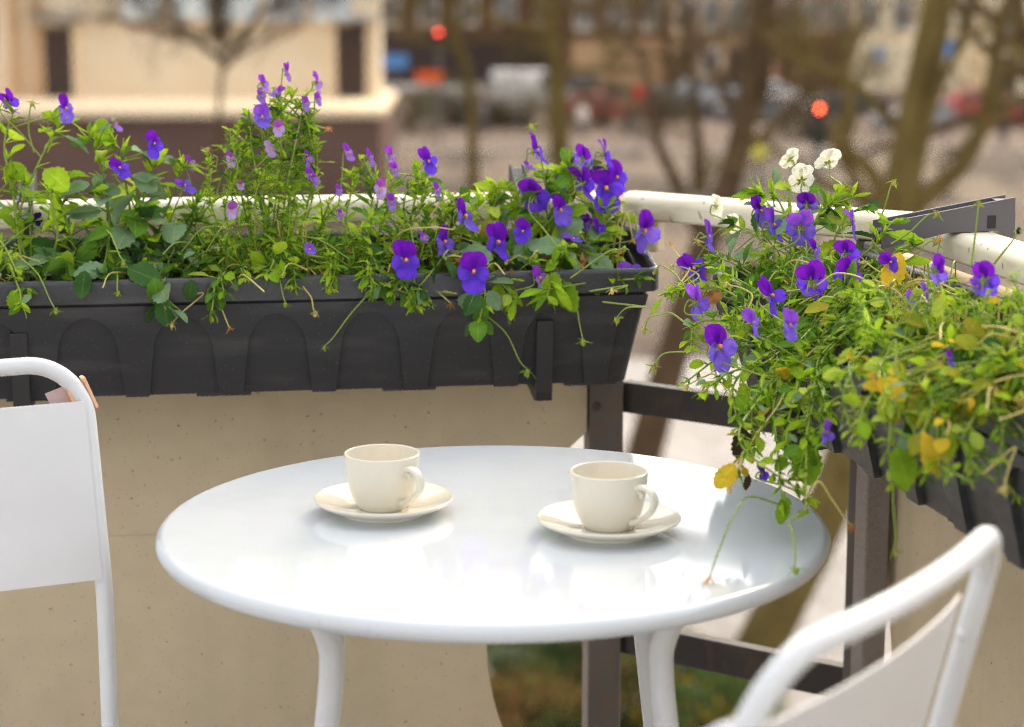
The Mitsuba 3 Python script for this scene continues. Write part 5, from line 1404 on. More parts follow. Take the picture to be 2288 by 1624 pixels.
SPECIAL_LEAVES = [
    ('h',(0.4077,2.3400,0.9330),(0.35, 0, 0.9),(0.2, -1, 0.3),0.0440,'round','leaf_yellow'),
    ('g',(0.2254,2.1400,0.7863),(-0.5, -0.1, -0.8),(0.3, -1, 0.2),0.0327,'round','leaf_yellow'),
    ('g',(0.2916,2.1300,0.8097),(0.3, -0.1, -1),(0.2, -1, 0.2),0.0474,'round','leaf_fresh'),
    ('g',(0.2744,2.1200,0.7611),(-0.05, -0.1, -1),(0.2, -1, 0.2),0.0352,'spoon','leaf_fresh'),
    ('g',(0.2379,2.2000,0.8098),(0.1, 0, -1),(0.4, -1, 0.2),0.0372,'round','leaf_withered'),
    ('g',(0.2427,2.1800,0.7693),(0.1, 0, -1),(0.8, -1, 0.2),0.0231,'spoon','leaf_withered'),
    ('h',(0.3683,1.9000,0.8765),(0.35, -0.1, -0.9),(0.2, -1, 0.4),0.0442,'spoon','leaf_yellow'),
    ('h',(0.3484,1.9200,0.8552),(0.3, -0.1, -0.7),(0.1, -1, 0.5),0.0407,'round','leaf_fresh'),
    ('h',(0.3386,1.9700,0.9072),(0.4, -0.3, -0.2),(0.1, -0.8, 0.6),0.0332,'round','leaf_yellow'),
    ('h',(0.3704,1.9600,0.8966),(0.2, -0.3, -0.5),(0.1, -1, 0.5),0.0331,'round','leaf_olive'),
    ('g',(0.3397,2.3000,0.9225),(-0.5, -0.2, -0.1),(0, -0.6, 1),0.0289,'round','leaf_olive'),
    ('g',(0.2377,2.4400,0.9142),(-0.3, -0.2, -0.2),(0.2, -1, 0.5),0.0255,'round','leaf_brown'),
    ('b',(-0.4448,2.6710,0.8932),(0.1, -0.1, -1),(0.1, -1, 0.2),0.0368,'round','leaf_mid'),
    ('b',(-0.4357,2.6683,0.8683),(0.2, -0.1, -1),(0.1, -1, 0.2),0.0390,'round','leaf_dark'),
    ('b',(-0.3987,2.6785,0.8892),(-0.2, -0.1, -1),(0.1, -1, 0.2),0.0279,'round','leaf_dark'),
    ('c',(-0.3656,2.6801,0.8805),(0.05, -0.1, -1),(0.1, -1, 0.2),0.0324,'spoon','leaf_mid'),
    ('e',(0.0466,2.7407,0.8869),(-0.25, -0.1, -1),(0.5, -1, 0.3),0.0423,'spoon','leaf_bright'),
    ('e',(0.0552,2.7439,0.8887),(-0.1, -0.1, -1),(-0.3, -1, 0.2),0.0355,'round','leaf_fresh'),
    ('e',(-0.0389,2.7186,0.8628),(0, -0.1, -1),(0.1, -1, 0.2),0.0477,'spoon','leaf_mid'),
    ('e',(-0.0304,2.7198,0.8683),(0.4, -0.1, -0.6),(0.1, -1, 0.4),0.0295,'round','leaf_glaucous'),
    ('e',(-0.1266,2.7135,0.8751),(0.0, -0.1, -1),(0.1, -1, 0.2),0.0351,'spoon','leaf_fresh'),
    ('e',(-0.0048,2.7284,0.8727),(0.5, -0.1, -0.7),(0.1, -1, 0.4),0.0342,'narrow','leaf_fresh'),
    ('a',(-0.6157,2.6482,0.8812),(0.1, -0.1, -1),(0.1, -1, 0.2),0.0299,'round','leaf_fresh'),
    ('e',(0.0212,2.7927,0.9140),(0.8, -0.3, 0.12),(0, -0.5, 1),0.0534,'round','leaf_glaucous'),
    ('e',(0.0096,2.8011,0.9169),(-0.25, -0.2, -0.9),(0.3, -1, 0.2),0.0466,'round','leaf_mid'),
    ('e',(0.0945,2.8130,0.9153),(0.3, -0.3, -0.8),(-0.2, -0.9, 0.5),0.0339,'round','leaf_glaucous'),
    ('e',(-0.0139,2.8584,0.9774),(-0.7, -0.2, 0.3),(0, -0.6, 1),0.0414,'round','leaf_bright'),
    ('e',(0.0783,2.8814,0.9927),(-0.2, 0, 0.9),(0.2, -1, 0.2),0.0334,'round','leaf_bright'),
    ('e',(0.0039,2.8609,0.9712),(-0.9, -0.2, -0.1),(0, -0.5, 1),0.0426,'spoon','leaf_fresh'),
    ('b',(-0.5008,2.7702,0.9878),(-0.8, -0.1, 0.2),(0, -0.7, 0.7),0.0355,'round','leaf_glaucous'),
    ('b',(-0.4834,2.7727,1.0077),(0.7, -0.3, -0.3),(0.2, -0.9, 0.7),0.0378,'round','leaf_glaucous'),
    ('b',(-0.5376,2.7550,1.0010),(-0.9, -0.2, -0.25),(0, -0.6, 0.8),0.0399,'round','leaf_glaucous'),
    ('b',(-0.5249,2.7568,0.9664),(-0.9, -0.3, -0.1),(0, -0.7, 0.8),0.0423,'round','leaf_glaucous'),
    ('b',(-0.5823,2.7488,0.9903),(0.2, -0.2, -0.9),(0.4, -1, 0.2),0.0512,'spoon','leaf_bright'),
    ('b',(-0.5605,2.7114,0.9211),(0.0, -0.2, -0.9),(-0.5, -1, 0.2),0.0451,'round','leaf_bright'),
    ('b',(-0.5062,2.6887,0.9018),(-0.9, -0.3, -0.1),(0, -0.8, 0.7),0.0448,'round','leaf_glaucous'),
    ('b',(-0.4816,2.6922,0.9013),(0.8, -0.3, -0.2),(0, -0.8, 0.7),0.0494,'round','leaf_dark'),
    ('b',(-0.5317,2.6751,0.9011),(-0.1, -0.3, -0.8),(0, -1, 0.4),0.0368,'round','leaf_dark'),
    ('f',(0.3174,2.6600,0.9997),(-0.95, -0.2, 0.05),(0, -0.4, 1),0.0507,'spoon','leaf_fresh'),
    ('f',(0.4283,2.4500,0.9795),(0.9, -0.1, -0.1),(0, -0.5, 1),0.0407,'spoon','leaf_bright'),
    ('f',(0.4368,2.4200,0.9481),(0.8, -0.1, 0.2),(0, -0.5, 1),0.0353,'spoon','leaf_bright'),
    ('g',(0.1772,2.5200,0.8931),(-0.6, -0.1, -0.7),(0, -1, 0.4),0.0263,'narrow','leaf_fresh'),
]
FILL = [('a', -0.96, -0.80, 'f', 0.018, 12), ('b', -0.80, -0.60, 'd', 0.026, 16), ('b', -0.78, -0.58, 'f', 0.018, 8), ('c', -0.60, -0.40, 'n', 0.017, 20), ('d', -0.42, -0.25, 'n', 0.017, 16),
        ('e', -0.28, -0.12, 'f', 0.022, 14), ('e', -0.24, -0.10, 'g', 0.024, 4), ('e', -0.30, -0.1, 'y', 0.014, 4), ('f', -0.02, 0.22, 'f', 0.020, 10), ('g', 0.12, 0.42, 'h', 0.018, 20), ('h', 0.36, 0.9, 'h', 0.022, 40), ('h', 0.08, 0.42, 'h', 0.022, 24), ('c', -0.6, -0.4, 'n', 0.02, 16), ('d', -0.42, -0.25, 'n', 0.02, 10)]
DRY = [('a', -0.95, -0.8, 5), ('b', -0.78, -0.6, 7), ('c', -0.58, -0.40, 26), ('d', -0.40, -0.26, 18), ('e', -0.30, -0.04, 26), ('f', -0.02, 0.2, 16), ('g', 0.1, 0.45, 46), ('h', 0.35, 0.9, 80)]

# ------------------------------------------------------------------ leaves, flowers, plants
def leaf_tex(c_blade, c_vein, c_back=None, blotch=None):
    def fn(p, n, uv):
        x = uv.x - 0.5
        t = uv.y
        mid = 1 - smoothstep(0.0, 0.045, dr.abs(x))
        side = dr.abs((t + dr.abs(x) * 0.9) * 7.0 - dr.floor((t + dr.abs(x) * 0.9) * 7.0) - 0.5)
        vein = (1 - smoothstep(0.0, 0.10, side)) * 0.35
        v = noise(p.x * 45, p.y * 45, p.z * 45)
        f = fbm(p.x * 260, p.y * 260, p.z * 260, 2)
        k = (0.62 + 0.76 * v) * (0.86 + 0.28 * f)
        c = mix(c_blade, c_vein, dr.clip(mid * 0.75 + vein, 0, 1)) * k
        if blotch is not None:
            b = smoothstep(0.50, 0.72, fbm(p.x * 90 + 5, p.y * 90, p.z * 90, 3))
            c = mix(c, blotch, b * 0.8)
        return c
    return proc(fn)


thin('leaf_fresh', leaf_tex((0.225, 0.400, 0.022), (0.40, 0.52, 0.09)), 0.42, 0.75)
thin('leaf_bright', leaf_tex((0.345, 0.510, 0.028), (0.50, 0.60, 0.10)), 0.42, 0.85)
thin('leaf_mid', leaf_tex((0.110, 0.240, 0.028), (0.24, 0.36, 0.08)), 0.32, 0.6)
thin('leaf_dark', leaf_tex((0.055, 0.130, 0.036), (0.14, 0.23, 0.08)), 0.30, 0.4)
thin('leaf_glaucous', leaf_tex((0.200, 0.310, 0.160), (0.29, 0.40, 0.20)), 0.28, 0.5)  # grey-green blade, its base colour lightened to carry the leaf gloss
thin('leaf_lime', leaf_tex((0.42, 0.54, 0.075), (0.54, 0.62, 0.12)), 0.4, 0.9)
thin('leaf_yellow', leaf_tex((0.62, 0.43, 0.030), (0.66, 0.52, 0.10), blotch=(0.40, 0.36, 0.03)), 0.5, 0.7)
thin('leaf_olive', leaf_tex((0.300, 0.330, 0.030), (0.40, 0.40, 0.08), blotch=(0.42, 0.26, 0.05)), 0.5, 0.7)
thin('leaf_brown', leaf_tex((0.30, 0.140, 0.045), (0.42, 0.22, 0.08), blotch=(0.12, 0.06, 0.03)), 0.7, 0.4)
thin('leaf_withered', leaf_tex((0.055, 0.040, 0.022), (0.10, 0.07, 0.04)), 0.8, 0.2)
bsdf('stem_green', proc(lambda p, n, uv: mix((0.16, 0.26, 0.03), (0.30, 0.36, 0.055), noise(p.x * 60, p.y * 60, p.z * 60))), 0.45, specular=0.4)
bsdf('stem_dark', proc(lambda p, n, uv: mix((0.085, 0.15, 0.025), (0.18, 0.24, 0.045), noise(p.x * 60, p.y * 60, p.z * 60))), 0.5)
bsdf('stem_straw', proc(lambda p, n, uv: mix((0.46, 0.44, 0.09), (0.54, 0.38, 0.15), noise(p.x * 50, p.y * 50, p.z * 50))), 0.55)


def petal_tex(base, tip, vein, throat, vein_amt, throat_len):
    def fn(p, n, uv):
        t, x = uv.y, uv.x - 0.5
        k = 0.82 + 0.36 * noise(p.x * 160, p.y * 160, p.z * 160)
        c = mix(base, tip, smoothstep(0.1, 0.95, t)) * k
        s = dr.abs(x * 9 - dr.floor(x * 9) - 0.5)
        c = mix(c, vein, (1 - smoothstep(0.04, 0.17, s)) * (1 - smoothstep(0.30, 0.62, t)) * vein_amt)
        fine = dr.abs(x * 26 - dr.floor(x * 26) - 0.5)
        c = c * (1 - 0.16 * (1 - smoothstep(0.05, 0.25, fine)))
        return mix(throat, c, smoothstep(throat_len * 0.6, throat_len, t))
    return proc(fn)


U = (0.115, 0.012, 0.36)
thin('petal_violet_up', petal_tex((0.160, 0.016, 0.50), (0.235, 0.018, 0.58), (0.02, 0.003, 0.09), (0.12, 0.02, 0.30), 0.3, 0.1), 0.55, 0.75)
thin('petal_violet_low', petal_tex((0.150, 0.060, 0.78), (0.200, 0.070, 0.88), (0.008, 0.002, 0.05), (0.30, 0.16, 0.55), 0.95, 0.16), 0.55, 0.8)
thin('petal_blue_up', petal_tex((0.28, 0.085, 0.68), (0.33, 0.09, 0.74), (0.05, 0.01, 0.20), (0.3, 0.15, 0.6), 0.4, 0.1), 0.55, 0.85)
thin('petal_blue_low', petal_tex((0.28, 0.16, 0.84), (0.25, 0.14, 0.86), (0.04, 0.01, 0.20), (0.6, 0.5, 0.4), 0.8, 0.16), 0.55, 0.85)
thin('petal_lilac_up', petal_tex((0.31, 0.065, 0.60), (0.36, 0.055, 0.66), (0.06, 0.008, 0.16), (0.45, 0.28, 0.62), 0.5, 0.12), 0.55, 0.8)
thin('petal_lilac_low', petal_tex((0.42, 0.24, 0.74), (0.36, 0.18, 0.70), (0.10, 0.02, 0.26), (0.75, 0.6, 0.35), 0.85, 0.18), 0.55, 0.85)
thin('petal_pink_up', petal_tex((0.42, 0.12, 0.56), (0.46, 0.085, 0.55), (0.12, 0.01, 0.22), (0.55, 0.35, 0.66), 0.5, 0.12), 0.55, 0.8)
thin('petal_pale_low', petal_tex((0.62, 0.46, 0.80), (0.54, 0.36, 0.78), (0.16, 0.04, 0.30), (0.85, 0.65, 0.25), 0.8, 0.18), 0.55, 0.85)
thin('petal_white', petal_tex((0.84, 0.83, 0.66), (0.90, 0.885, 0.79), (0.62, 0.58, 0.30), (0.80, 0.78, 0.30), 0.25, 0.2), 0.55, 0.7)
bsdf('flower_eye', srgb(250, 150, 30), 0.5)
thin('sepal_green', leaf_tex((0.22, 0.33, 0.035), (0.38, 0.46, 0.09)), 0.45, 0.7)
thin('sepal_straw', leaf_tex((0.52, 0.44, 0.14), (0.60, 0.52, 0.2)), 0.5, 0.6)
thin('sepal_rust', leaf_tex((0.52, 0.23, 0.075), (0.60, 0.32, 0.12)), 0.6, 0.5)
thin('bud_dark', (0.035, 0.012, 0.12), 0.6, 0.4)

LEAFRNG = np.random.default_rng(21)


def leaf_mesh(kind, seed):
    g = np.random.default_rng(seed)
    rows = 13
    t = np.linspace(0, 1, rows)
    if kind == 'round':
        w = 0.36 * np.clip(np.sin(PI * np.clip(t, 0, 1) ** 0.95), 0, 1) ** 0.62
        w[0] = 0.03
    elif kind == 'spoon':
        w = 0.235 * np.clip(np.sin(PI * t ** 1.25), 0, 1) ** 0.75
        w[0] = 0.025
    else:
        w = 0.125 * np.clip(np.sin(PI * t ** 1.1), 0, 1) ** 0.8
        w[0] = 0.02
    teeth = 1 - 0.16 * ((np.arange(rows) % 2) == 0) * (t > 0.12) * (t < 0.95)
    w = w * teeth
    w[-1] = 0.012
    bend = g.uniform(-0.05, 0.34)
    fold = g.uniform(0.05, 0.45)
    twist = g.uniform(-0.35, 0.35)
    curlside = g.uniform(-0.10, 0.10)
    V, UV = [], []
    for i in range(rows):
        ang = twist * t[i]
        for q in (-1, -0.55, 0, 0.55, 1):
            x = w[i] * q
            z = fold * abs(x) - bend * t[i] ** 2 + 0.016 * math.sin(9 * t[i] + 3 * q + seed) * abs(q)
            xr = x * math.cos(ang) - z * math.sin(ang) * 0.5 + curlside * t[i] ** 2
            V.append((xr, t[i] * (1 - 0.25 * bend * t[i]), z + x * math.sin(ang)))
            UV.append((0.5 + 0.5 * q, t[i]))
    F = []
    for i in range(rows - 1):
        for k in range(4):
            a = i * 5 + k
            F.append((a, a + 1, a + 6, a + 5))
    return np.array(V), np.array(F), np.array(UV)


LEAVES = {}
for kd in ('round', 'spoon', 'narrow'):
    LEAVES[kd] = []
    for s in range(7):
        v, f, uv = leaf_mesh(kd, s * 7 + len(kd))
        LEAVES[kd].append((mikit.ply((v, f), 'leaf_mid', smooth=True, uv=uv), v, f, uv))


def frame(d, up, size, pos, roll=0.0):
    d = d / np.linalg.norm(d)
    x = np.cross(d, up)
    if np.linalg.norm(x) < 1e-6:
        x = np.cross(d, [1, 0, 0])
    x /= np.linalg.norm(x)
    z = np.cross(x, d)
    if roll:
        x, z = x * math.cos(roll) + z * math.sin(roll), z * math.cos(roll) - x * math.sin(roll)
    m = np.eye(4)
    m[:3, 0], m[:3, 1], m[:3, 2], m[:3, 3] = x * size, d * size, z * size, pos
    return m


def petal_mesh(kind, seed):
    """in the flower's own frame: x right, y up, z out of its face; the whole flower about 1 high"""
    g = np.random.default_rng(seed + 100)
    spec = {'ul': (112, 0.52, 0.50, -0.035), 'ur': (68, 0.52, 0.50, -0.045), 'sl': (192, 0.43, 0.40, 0.0), 'sr': (-12, 0.43, 0.40, 0.006), 'lo': (-90, 0.50, 0.60, 0.03)}[kind]
    ang, L, W, z0 = math.radians(spec[0] + g.uniform(-6, 6)), spec[1] * g.uniform(0.94, 1.06), spec[2] * g.uniform(0.92, 1.06), spec[3]
    nr, na = 9, 11
    ax = np.array([math.cos(ang), math.sin(ang)])
    px = np.array([-ax[1], ax[0]])
    ph, ph2 = g.uniform(0, 6), g.uniform(0, 6)
    back = {'ul': -0.16, 'ur': -0.20, 'sl': 0.08, 'sr': 0.05, 'lo': 0.16}[kind] + g.uniform(-0.09, 0.09)
    cup = g.uniform(-0.25, 0.20)
    V, UV = [], []
    for i in range(nr):
        t = i / (nr - 1)
        hw = W / 2 * (0.10 + 0.90 * math.sin(PI / 2 * min(1, t / 0.62)) ** 0.9) * (1 if t < 0.62 else math.sqrt(max(0.0, 1 - ((t - 0.62) / 0.385) ** 2)) * 0.94 + 0.06)
        for j in range(na):
            q = j / (na - 1) * 2 - 1
            notch = 0.05 * math.exp(-(q / 0.35) ** 2) * t ** 4 if kind == 'lo' else 0.0
            rip = 0.032 * t ** 2 * (math.sin(4.2 * q + ph) + 0.6 * math.sin(7.5 * q + ph2))
            edge = 0.012 * t ** 5 * math.sin(9 * q + ph2)
            y = L * (t - notch + edge)
            p2 = ax * y + px * hw * q
            z = z0 * t + 0.05 - 0.10 * (1 - t) ** 2 * 0.5 + back * t ** 2 + rip + cup * (hw * q) ** 2 / W
            V.append((p2[0], p2[1], z))
            UV.append((j / (na - 1), t))
    F = []
    for i in range(nr - 1):
        for j in range(na - 1):
            a = i * na + j
            F.append((a, a + 1, a + na + 1, a + na))
    return mikit.ply((np.array(V), np.array(F)), 'petal_violet_up', smooth=True, uv=np.array(UV))


PETALS = {k: [petal_mesh(k, s * 5 + i) for s in range(6)] for i, k in enumerate(('ul', 'ur', 'sl', 'sr', 'lo'))}
eye_v = cat([tube([(0, 0.02, 0.03), (0, 0.0, 0.075), (0, -0.03, 0.085)], [0.045, 0.05, 0.022], 8)])
EYE_PLY = mikit.ply(eye_v, 'flower_eye', smooth=50)


def blade(L, W, bendz, seed=0):
    t = np.linspace(0, 1, 5)
    V, UV = [], []
    for a in t:
        w = W * math.sin(PI * (0.12 + 0.88 * a) ** 0.9) if a < 1 else 0.02 * W
        for q in (-1, 0, 1):
            V.append((w * q, L * a, bendz * a * a + 0.25 * W * abs(q)))
            UV.append((0.5 + 0.5 * q, a))
    F = [(i * 3 + k, i * 3 + k + 1, i * 3 + k + 4, i * 3 + k + 3) for i in range(4) for k in range(2)]
    return np.array(V, float), np.array(F), np.array(UV)


def blades(specs):
    """[(direction, up, length, width, bend, origin)] -> one ply dict's data"""
    Vs, Fs, Us, at = [], [], [], 0
    for d, up, L, W, bz, o in specs:
        v, f, uv = blade(1, W, bz)
        m = frame(np.asarray(d, float), np.asarray(up, float), L, np.asarray(o, float))
        Vs.append(v @ m[:3, :3].T + m[:3, 3])
        Fs.append(f + at)
        Us.append(uv)
        at += len(v)
    return np.vstack(Vs), np.vstack(Fs), np.vstack(Us)


# calyx behind a flower: five pointed sepals laid back, and the spur
sp = []
for k in range(5):
    a = math.radians(90 + 72 * k)
    d = np.array([math.cos(a), math.sin(a), 0.35 if k % 2 else -0.25])
    sp.append((d, (0, 0, 1), 0.21, 0.17, -0.15, (0, 0, -0.03)))
v, f, uv = blades(sp)
CALYX = mikit.ply((v, f), 'sepal_green', smooth=True, uv=uv)
SPUR = mikit.ply(cat([tube(smooth_curve([(0, 0, 0.03), (0, -0.02, -0.06), (0, -0.05, -0.16), (0, -0.08, -0.24)], 10), np.linspace(0.05, 0.022, 10), 8)]), 'stem_green', smooth=50)
POD_STARS = []
for s in range(4):
    g = np.random.default_rng(40 + s)
    sp = []
    for k in range(5 + s % 2):
        a = math.radians(360 / (5 + s % 2) * k + g.uniform(-15, 15))
        el = g.uniform(-0.1, 0.9)
        sp.append(((math.cos(a), math.sin(a), el), (0, 0, 1), g.uniform(0.42, 0.60), 0.15, g.uniform(-0.25, 0.35), (0.05 * math.cos(a), 0.05 * math.sin(a), 0.0)))
        if k % 2:
            sp.append(((math.cos(a), math.sin(a), -1.2), (1, 0, 0), 0.22, 0.2, 0.1, (0.05 * math.cos(a), 0.05 * math.sin(a), 0.0)))
    v, f, uv = blades(sp)
    POD_STARS.append(mikit.ply((v, f), 'sepal_green', smooth=True, uv=uv))
POD = trimesh.creation.icosphere(2, 0.15)
POD.vertices *= [1, 1, 1.45]
POD.vertices += [0, 0, 0.16]
POD_PLY = mikit.ply(POD, 'stem_green', smooth=True)


class Plant:
    pass


PLANTS = {}
MIXES = {  # leaf materials by share
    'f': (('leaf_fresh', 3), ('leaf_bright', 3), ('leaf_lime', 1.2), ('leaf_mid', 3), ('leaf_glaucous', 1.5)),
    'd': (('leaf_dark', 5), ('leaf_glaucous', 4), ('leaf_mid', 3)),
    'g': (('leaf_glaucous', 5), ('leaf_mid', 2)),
    'n': (('leaf_fresh', 3), ('leaf_bright', 2), ('leaf_lime', 1), ('leaf_mid', 4), ('leaf_dark', 1)),
    'y': (('leaf_yellow', 3), ('leaf_olive', 3), ('leaf_bright', 2)),
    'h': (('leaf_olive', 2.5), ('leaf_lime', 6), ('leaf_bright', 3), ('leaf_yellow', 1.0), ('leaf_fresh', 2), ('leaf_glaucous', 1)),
}
SHAPES_OF = {'f': ('spoon', 'spoon', 'round'), 'd': ('round', 'round', 'spoon'), 'g': ('round',), 'n': ('narrow', 'spoon', 'narrow'), 'y': ('round', 'spoon'), 'h': ('spoon', 'round', 'narrow', 'narrow')}


def pick(g, kind):
    ms = MIXES[kind]
    w = np.array([x[1] for x in ms], float)
    return ms[g.choice(len(ms), p=w / w.sum())][0]


def make_plant(code, label):
    p = Plant()
    p.key = thing('viola_plant', label, 'plant', None)
    p.code = code
    p.g = np.random.default_rng(ord(code) * 13)
    p.stems, p.straw, p.stip, p.nodes, p.leaves, p.dry = [], [], [], [], [], []
    PLANTS[code] = p
    return p


def add_leaf(p, pos, d, up, size, kind, m=None):
    g = p.g
    shp = SHAPES_OF[kind][g.integers(len(SHAPES_OF[kind]))]
    m = m or pick(g, kind)
    p.leaves.append((size, shp, int(g.integers(7)), frame(d, up, size, pos, g.normal(0, 0.45)), m))


def add_shoot(p, kind, size, pts, dens=1.0):
    g = p.g
    pts = [np.array(q) for q in pts]
    if p.code in 'fgh':
        q = pts[0]
        rel = q[:2] - B
        s, o = rel @ E3, rel @ N3
        if o > 0.225:
            s2 = float(np.clip(s + g.uniform(-0.02, 0.04), -0.03, 0.9))
            pts = [on(B, E3, N3, s2 + g.uniform(-0.03, 0.03), g.uniform(0.13, 0.20), 0.868), on(B, E3, N3, s2, 0.222, 0.915 + g.uniform(0, 0.015))] + pts
        else:
            pts = [on(B, E3, N3, float(np.clip(s, -0.04, 0.9)), float(np.clip(o, 0.10, 0.21)), 0.866)] + pts
    L = sum(np.linalg.norm(b - a) for a, b in zip(pts, pts[1:]))
    n = max(14, int(L / 0.005))
    c = smooth_curve(pts, n)
    c += 0.0022 * np.c_[np.sin(np.linspace(0, 9, n) + g.uniform(0, 6)), np.cos(np.linspace(0, 7, n) + g.uniform(0, 6)), np.zeros(n)] * np.linspace(0, 1, n)[:, None]
    r = np.linspace(0.0019, 0.0010, n) * (1.0 if kind != 'n' else 0.85)
    (p.stems if kind != 'y' else p.straw).append(tube(c, r, 6))
    tan = np.gradient(c, axis=0)
    tan /= np.linalg.norm(tan, axis=1, keepdims=True)
    p.nodes += [c[i] for i in range(n // 4, n)]
    broad = p.code in 'abef' and kind != 'n'
    size = size * (1.55 if broad else 1.15 if p.code in 'gh' else 1.25)
    step = (1.45 if broad and p.code in 'ab' else 1.15 if broad else 0.95 if p.code in 'gh' else 0.76) * {'f': 0.0125, 'd': 0.014, 'g': 0.014, 'n': 0.0085, 'y': 0.013, 'h': 0.012}[kind] / dens
    a = g.uniform(0, 6.28)
    pos = L * g.uniform(0.10, 0.2)
    while pos < L:
        i = min(n - 1, int(pos / L * (n - 1)))
        u = pos / L
        a += 2.4
        t = tan[i]
        side = np.cross(t, [0, 0, 1.0])
        if np.linalg.norm(side) < 0.15:
            side = np.array([1.0, 0, 0])
        side /= np.linalg.norm(side)
        oth = np.cross(t, side)
        rad = side * math.cos(a) + oth * math.sin(a)
        d = rad + t * g.uniform(0.2, 0.9) + np.array([0, 0, g.uniform(-0.35, 0.35)])
        d /= np.linalg.norm(d)
        sz = size * g.uniform(0.55, 1.05) * (1.0 - 0.45 * u ** 3)
        if kind == 'd':
            d[2] *= 0.5
        up = np.array([g.normal(0, 0.35), g.normal(0, 0.35) - 0.25, 1.0])
        pl = sz * g.uniform(0.15, 0.45) if kind not in 'n' else sz * 0.2
        e = c[i] + d * pl
        p.stems.append(tube([c[i], c[i] + d * pl * 0.5 + [0, 0, pl * 0.08], e], [0.0009, 0.00075, 0.0006], 4, caps=False))
        dd = d + np.array([0, 0, -g.uniform(0.0, 0.5)])
        add_leaf(p, e, dd, up, sz, kind)
        # stipules: a few narrow lobes at the node
        for _ in range(4 if kind in 'nf' else 2):
            b = a + g.uniform(-1.4, 1.4)
            q = side * math.cos(b) + oth * math.sin(b) + t * g.uniform(0.3, 1.2)
            p.stip.append((q, (g.normal(0, 0.3), g.normal(0, 0.3), 1), size * g.uniform(0.28, 0.5), 0.13, g.uniform(-0.2, 0.2), c[i]))
        pos += step * g.uniform(0.7, 1.35)
    # rosette of small leaves at the tip
    for k in range(5 if kind in 'nf' else 3):
        a = g.uniform(0, 6.28)
        q = np.array([math.cos(a), math.sin(a), 0]) * 0.8 + tan[-1] * g.uniform(0.3, 1.0)
        add_leaf(p, c[-1], q, np.array([g.normal(0, .4), g.normal(0, .4), 1.0]), size * g.uniform(0.35, 0.6), 'n' if kind in 'nfh' else kind, 'leaf_bright' if g.random() < 0.6 and kind in 'nfh' else None)


def stalk_from(p, target, want=0.05):
    """a point on the plant to grow a flower stalk from: below the flower, near it"""
    N = np.array(p.nodes)
    v = target - N
    dist = np.linalg.norm(v, axis=1)
    cost = np.abs(dist - want) + np.where(v[:, 2] > 0.012, 0, 0.08 + np.maximum(0, -v[:, 2]) * 2)
    return N[np.argmin(cost)]


KIND = {'D': ('petal_violet_up', 'petal_violet_low'), 'V': ('petal_blue_up', 'petal_blue_low'), 'L': ('petal_lilac_up', 'petal_lilac_low'), 'P': ('petal_pink_up', 'petal_pale_low'),
        'Q': ('petal_pale_low', 'petal_pale_low'), 'W': ('petal_white', 'petal_white'), 'K': ('bud_dark', 'bud_dark')}


def rot(yaw, pitch, roll):
    y, q, r = map(math.radians, (yaw, pitch, roll))
    # face frame: z of the flower points to -y (camera) at yaw 0; yaw turns it towards +x
    z = np.array([math.sin(y) * math.cos(q), -math.cos(y) * math.cos(q), math.sin(q)])
    x = np.cross([0, 0, 1.0], z)
    x /= np.linalg.norm(x)
    u = np.cross(z, x)
    return np.stack([x * math.cos(r) + u * math.sin(r), u * math.cos(r) - x * math.sin(r), z], 1)


def wilt(g):
    """a small tilt and stretch of one petal about the flower's eye"""
    a, b = g.normal(0, 0.16, 2)
    m = np.eye(4)
    m[:3, :3] = np.array([[1, 0, b], [0, 1, a], [-b, -a, 1]]) * g.uniform(0.92, 1.06)
    return m


def add_flower(p, pos, size, kind, yaw, pitch, roll):
    g = p.g
    k = child_key('flower', p.key)
    Rm = rot(yaw + g.uniform(-6, 6), pitch + g.uniform(-5, 5), roll)
    pos = np.array(pos)
    m = np.eye(4)
    sq = 0.72 if kind in 'LP' else 0.86
    m[:3, :3] = Rm @ np.diag([size * sq * 1.08, size * 1.04, size])
    m[:3, 3] = pos + Rm[:, 1] * size * 0.02
    up, low = KIND[kind]
    s = int(g.integers(6))
    if kind == 'D' and g.random() < 0.3:
        low = 'petal_blue_low'
    for q in ('ul', 'ur', 'sl', 'sr', 'lo'):
        copy_part('petal', k, PETALS[q][(s + len(q) + ord(q[0])) % 6], m @ wilt(g), up if q[0] == 'u' else low)
    if kind not in 'K':
        copy_part('eye', k, EYE_PLY, m)
    copy_part('calyx', k, CALYX, m, 'sepal_green')
    copy_part('spur', k, SPUR, m, 'petal_white' if kind == 'W' else 'stem_green')
    # nodding stalk: up behind the flower, then over into the calyx
    back = pos - Rm[:, 2] * size * 0.05
    root = stalk_from(p, pos, 0.045 + size)
    over = pos - Rm[:, 2] * size * 0.26 + np.array([0, 0, size * 0.10])
    low_ = over - np.array([0, 0, size * 0.35]) - Rm[:, 2] * size * 0.05
    c = smooth_curve([root, root * 0.45 + low_ * 0.55 + np.array([g.normal(0, 0.003), g.normal(0, 0.003), 0.002]), low_, over, back], 26)
    part('stalk', k, cat([tube(c, np.linspace(0.0011, 0.0008, 26), 6)]), 'stem_green', smooth=60)


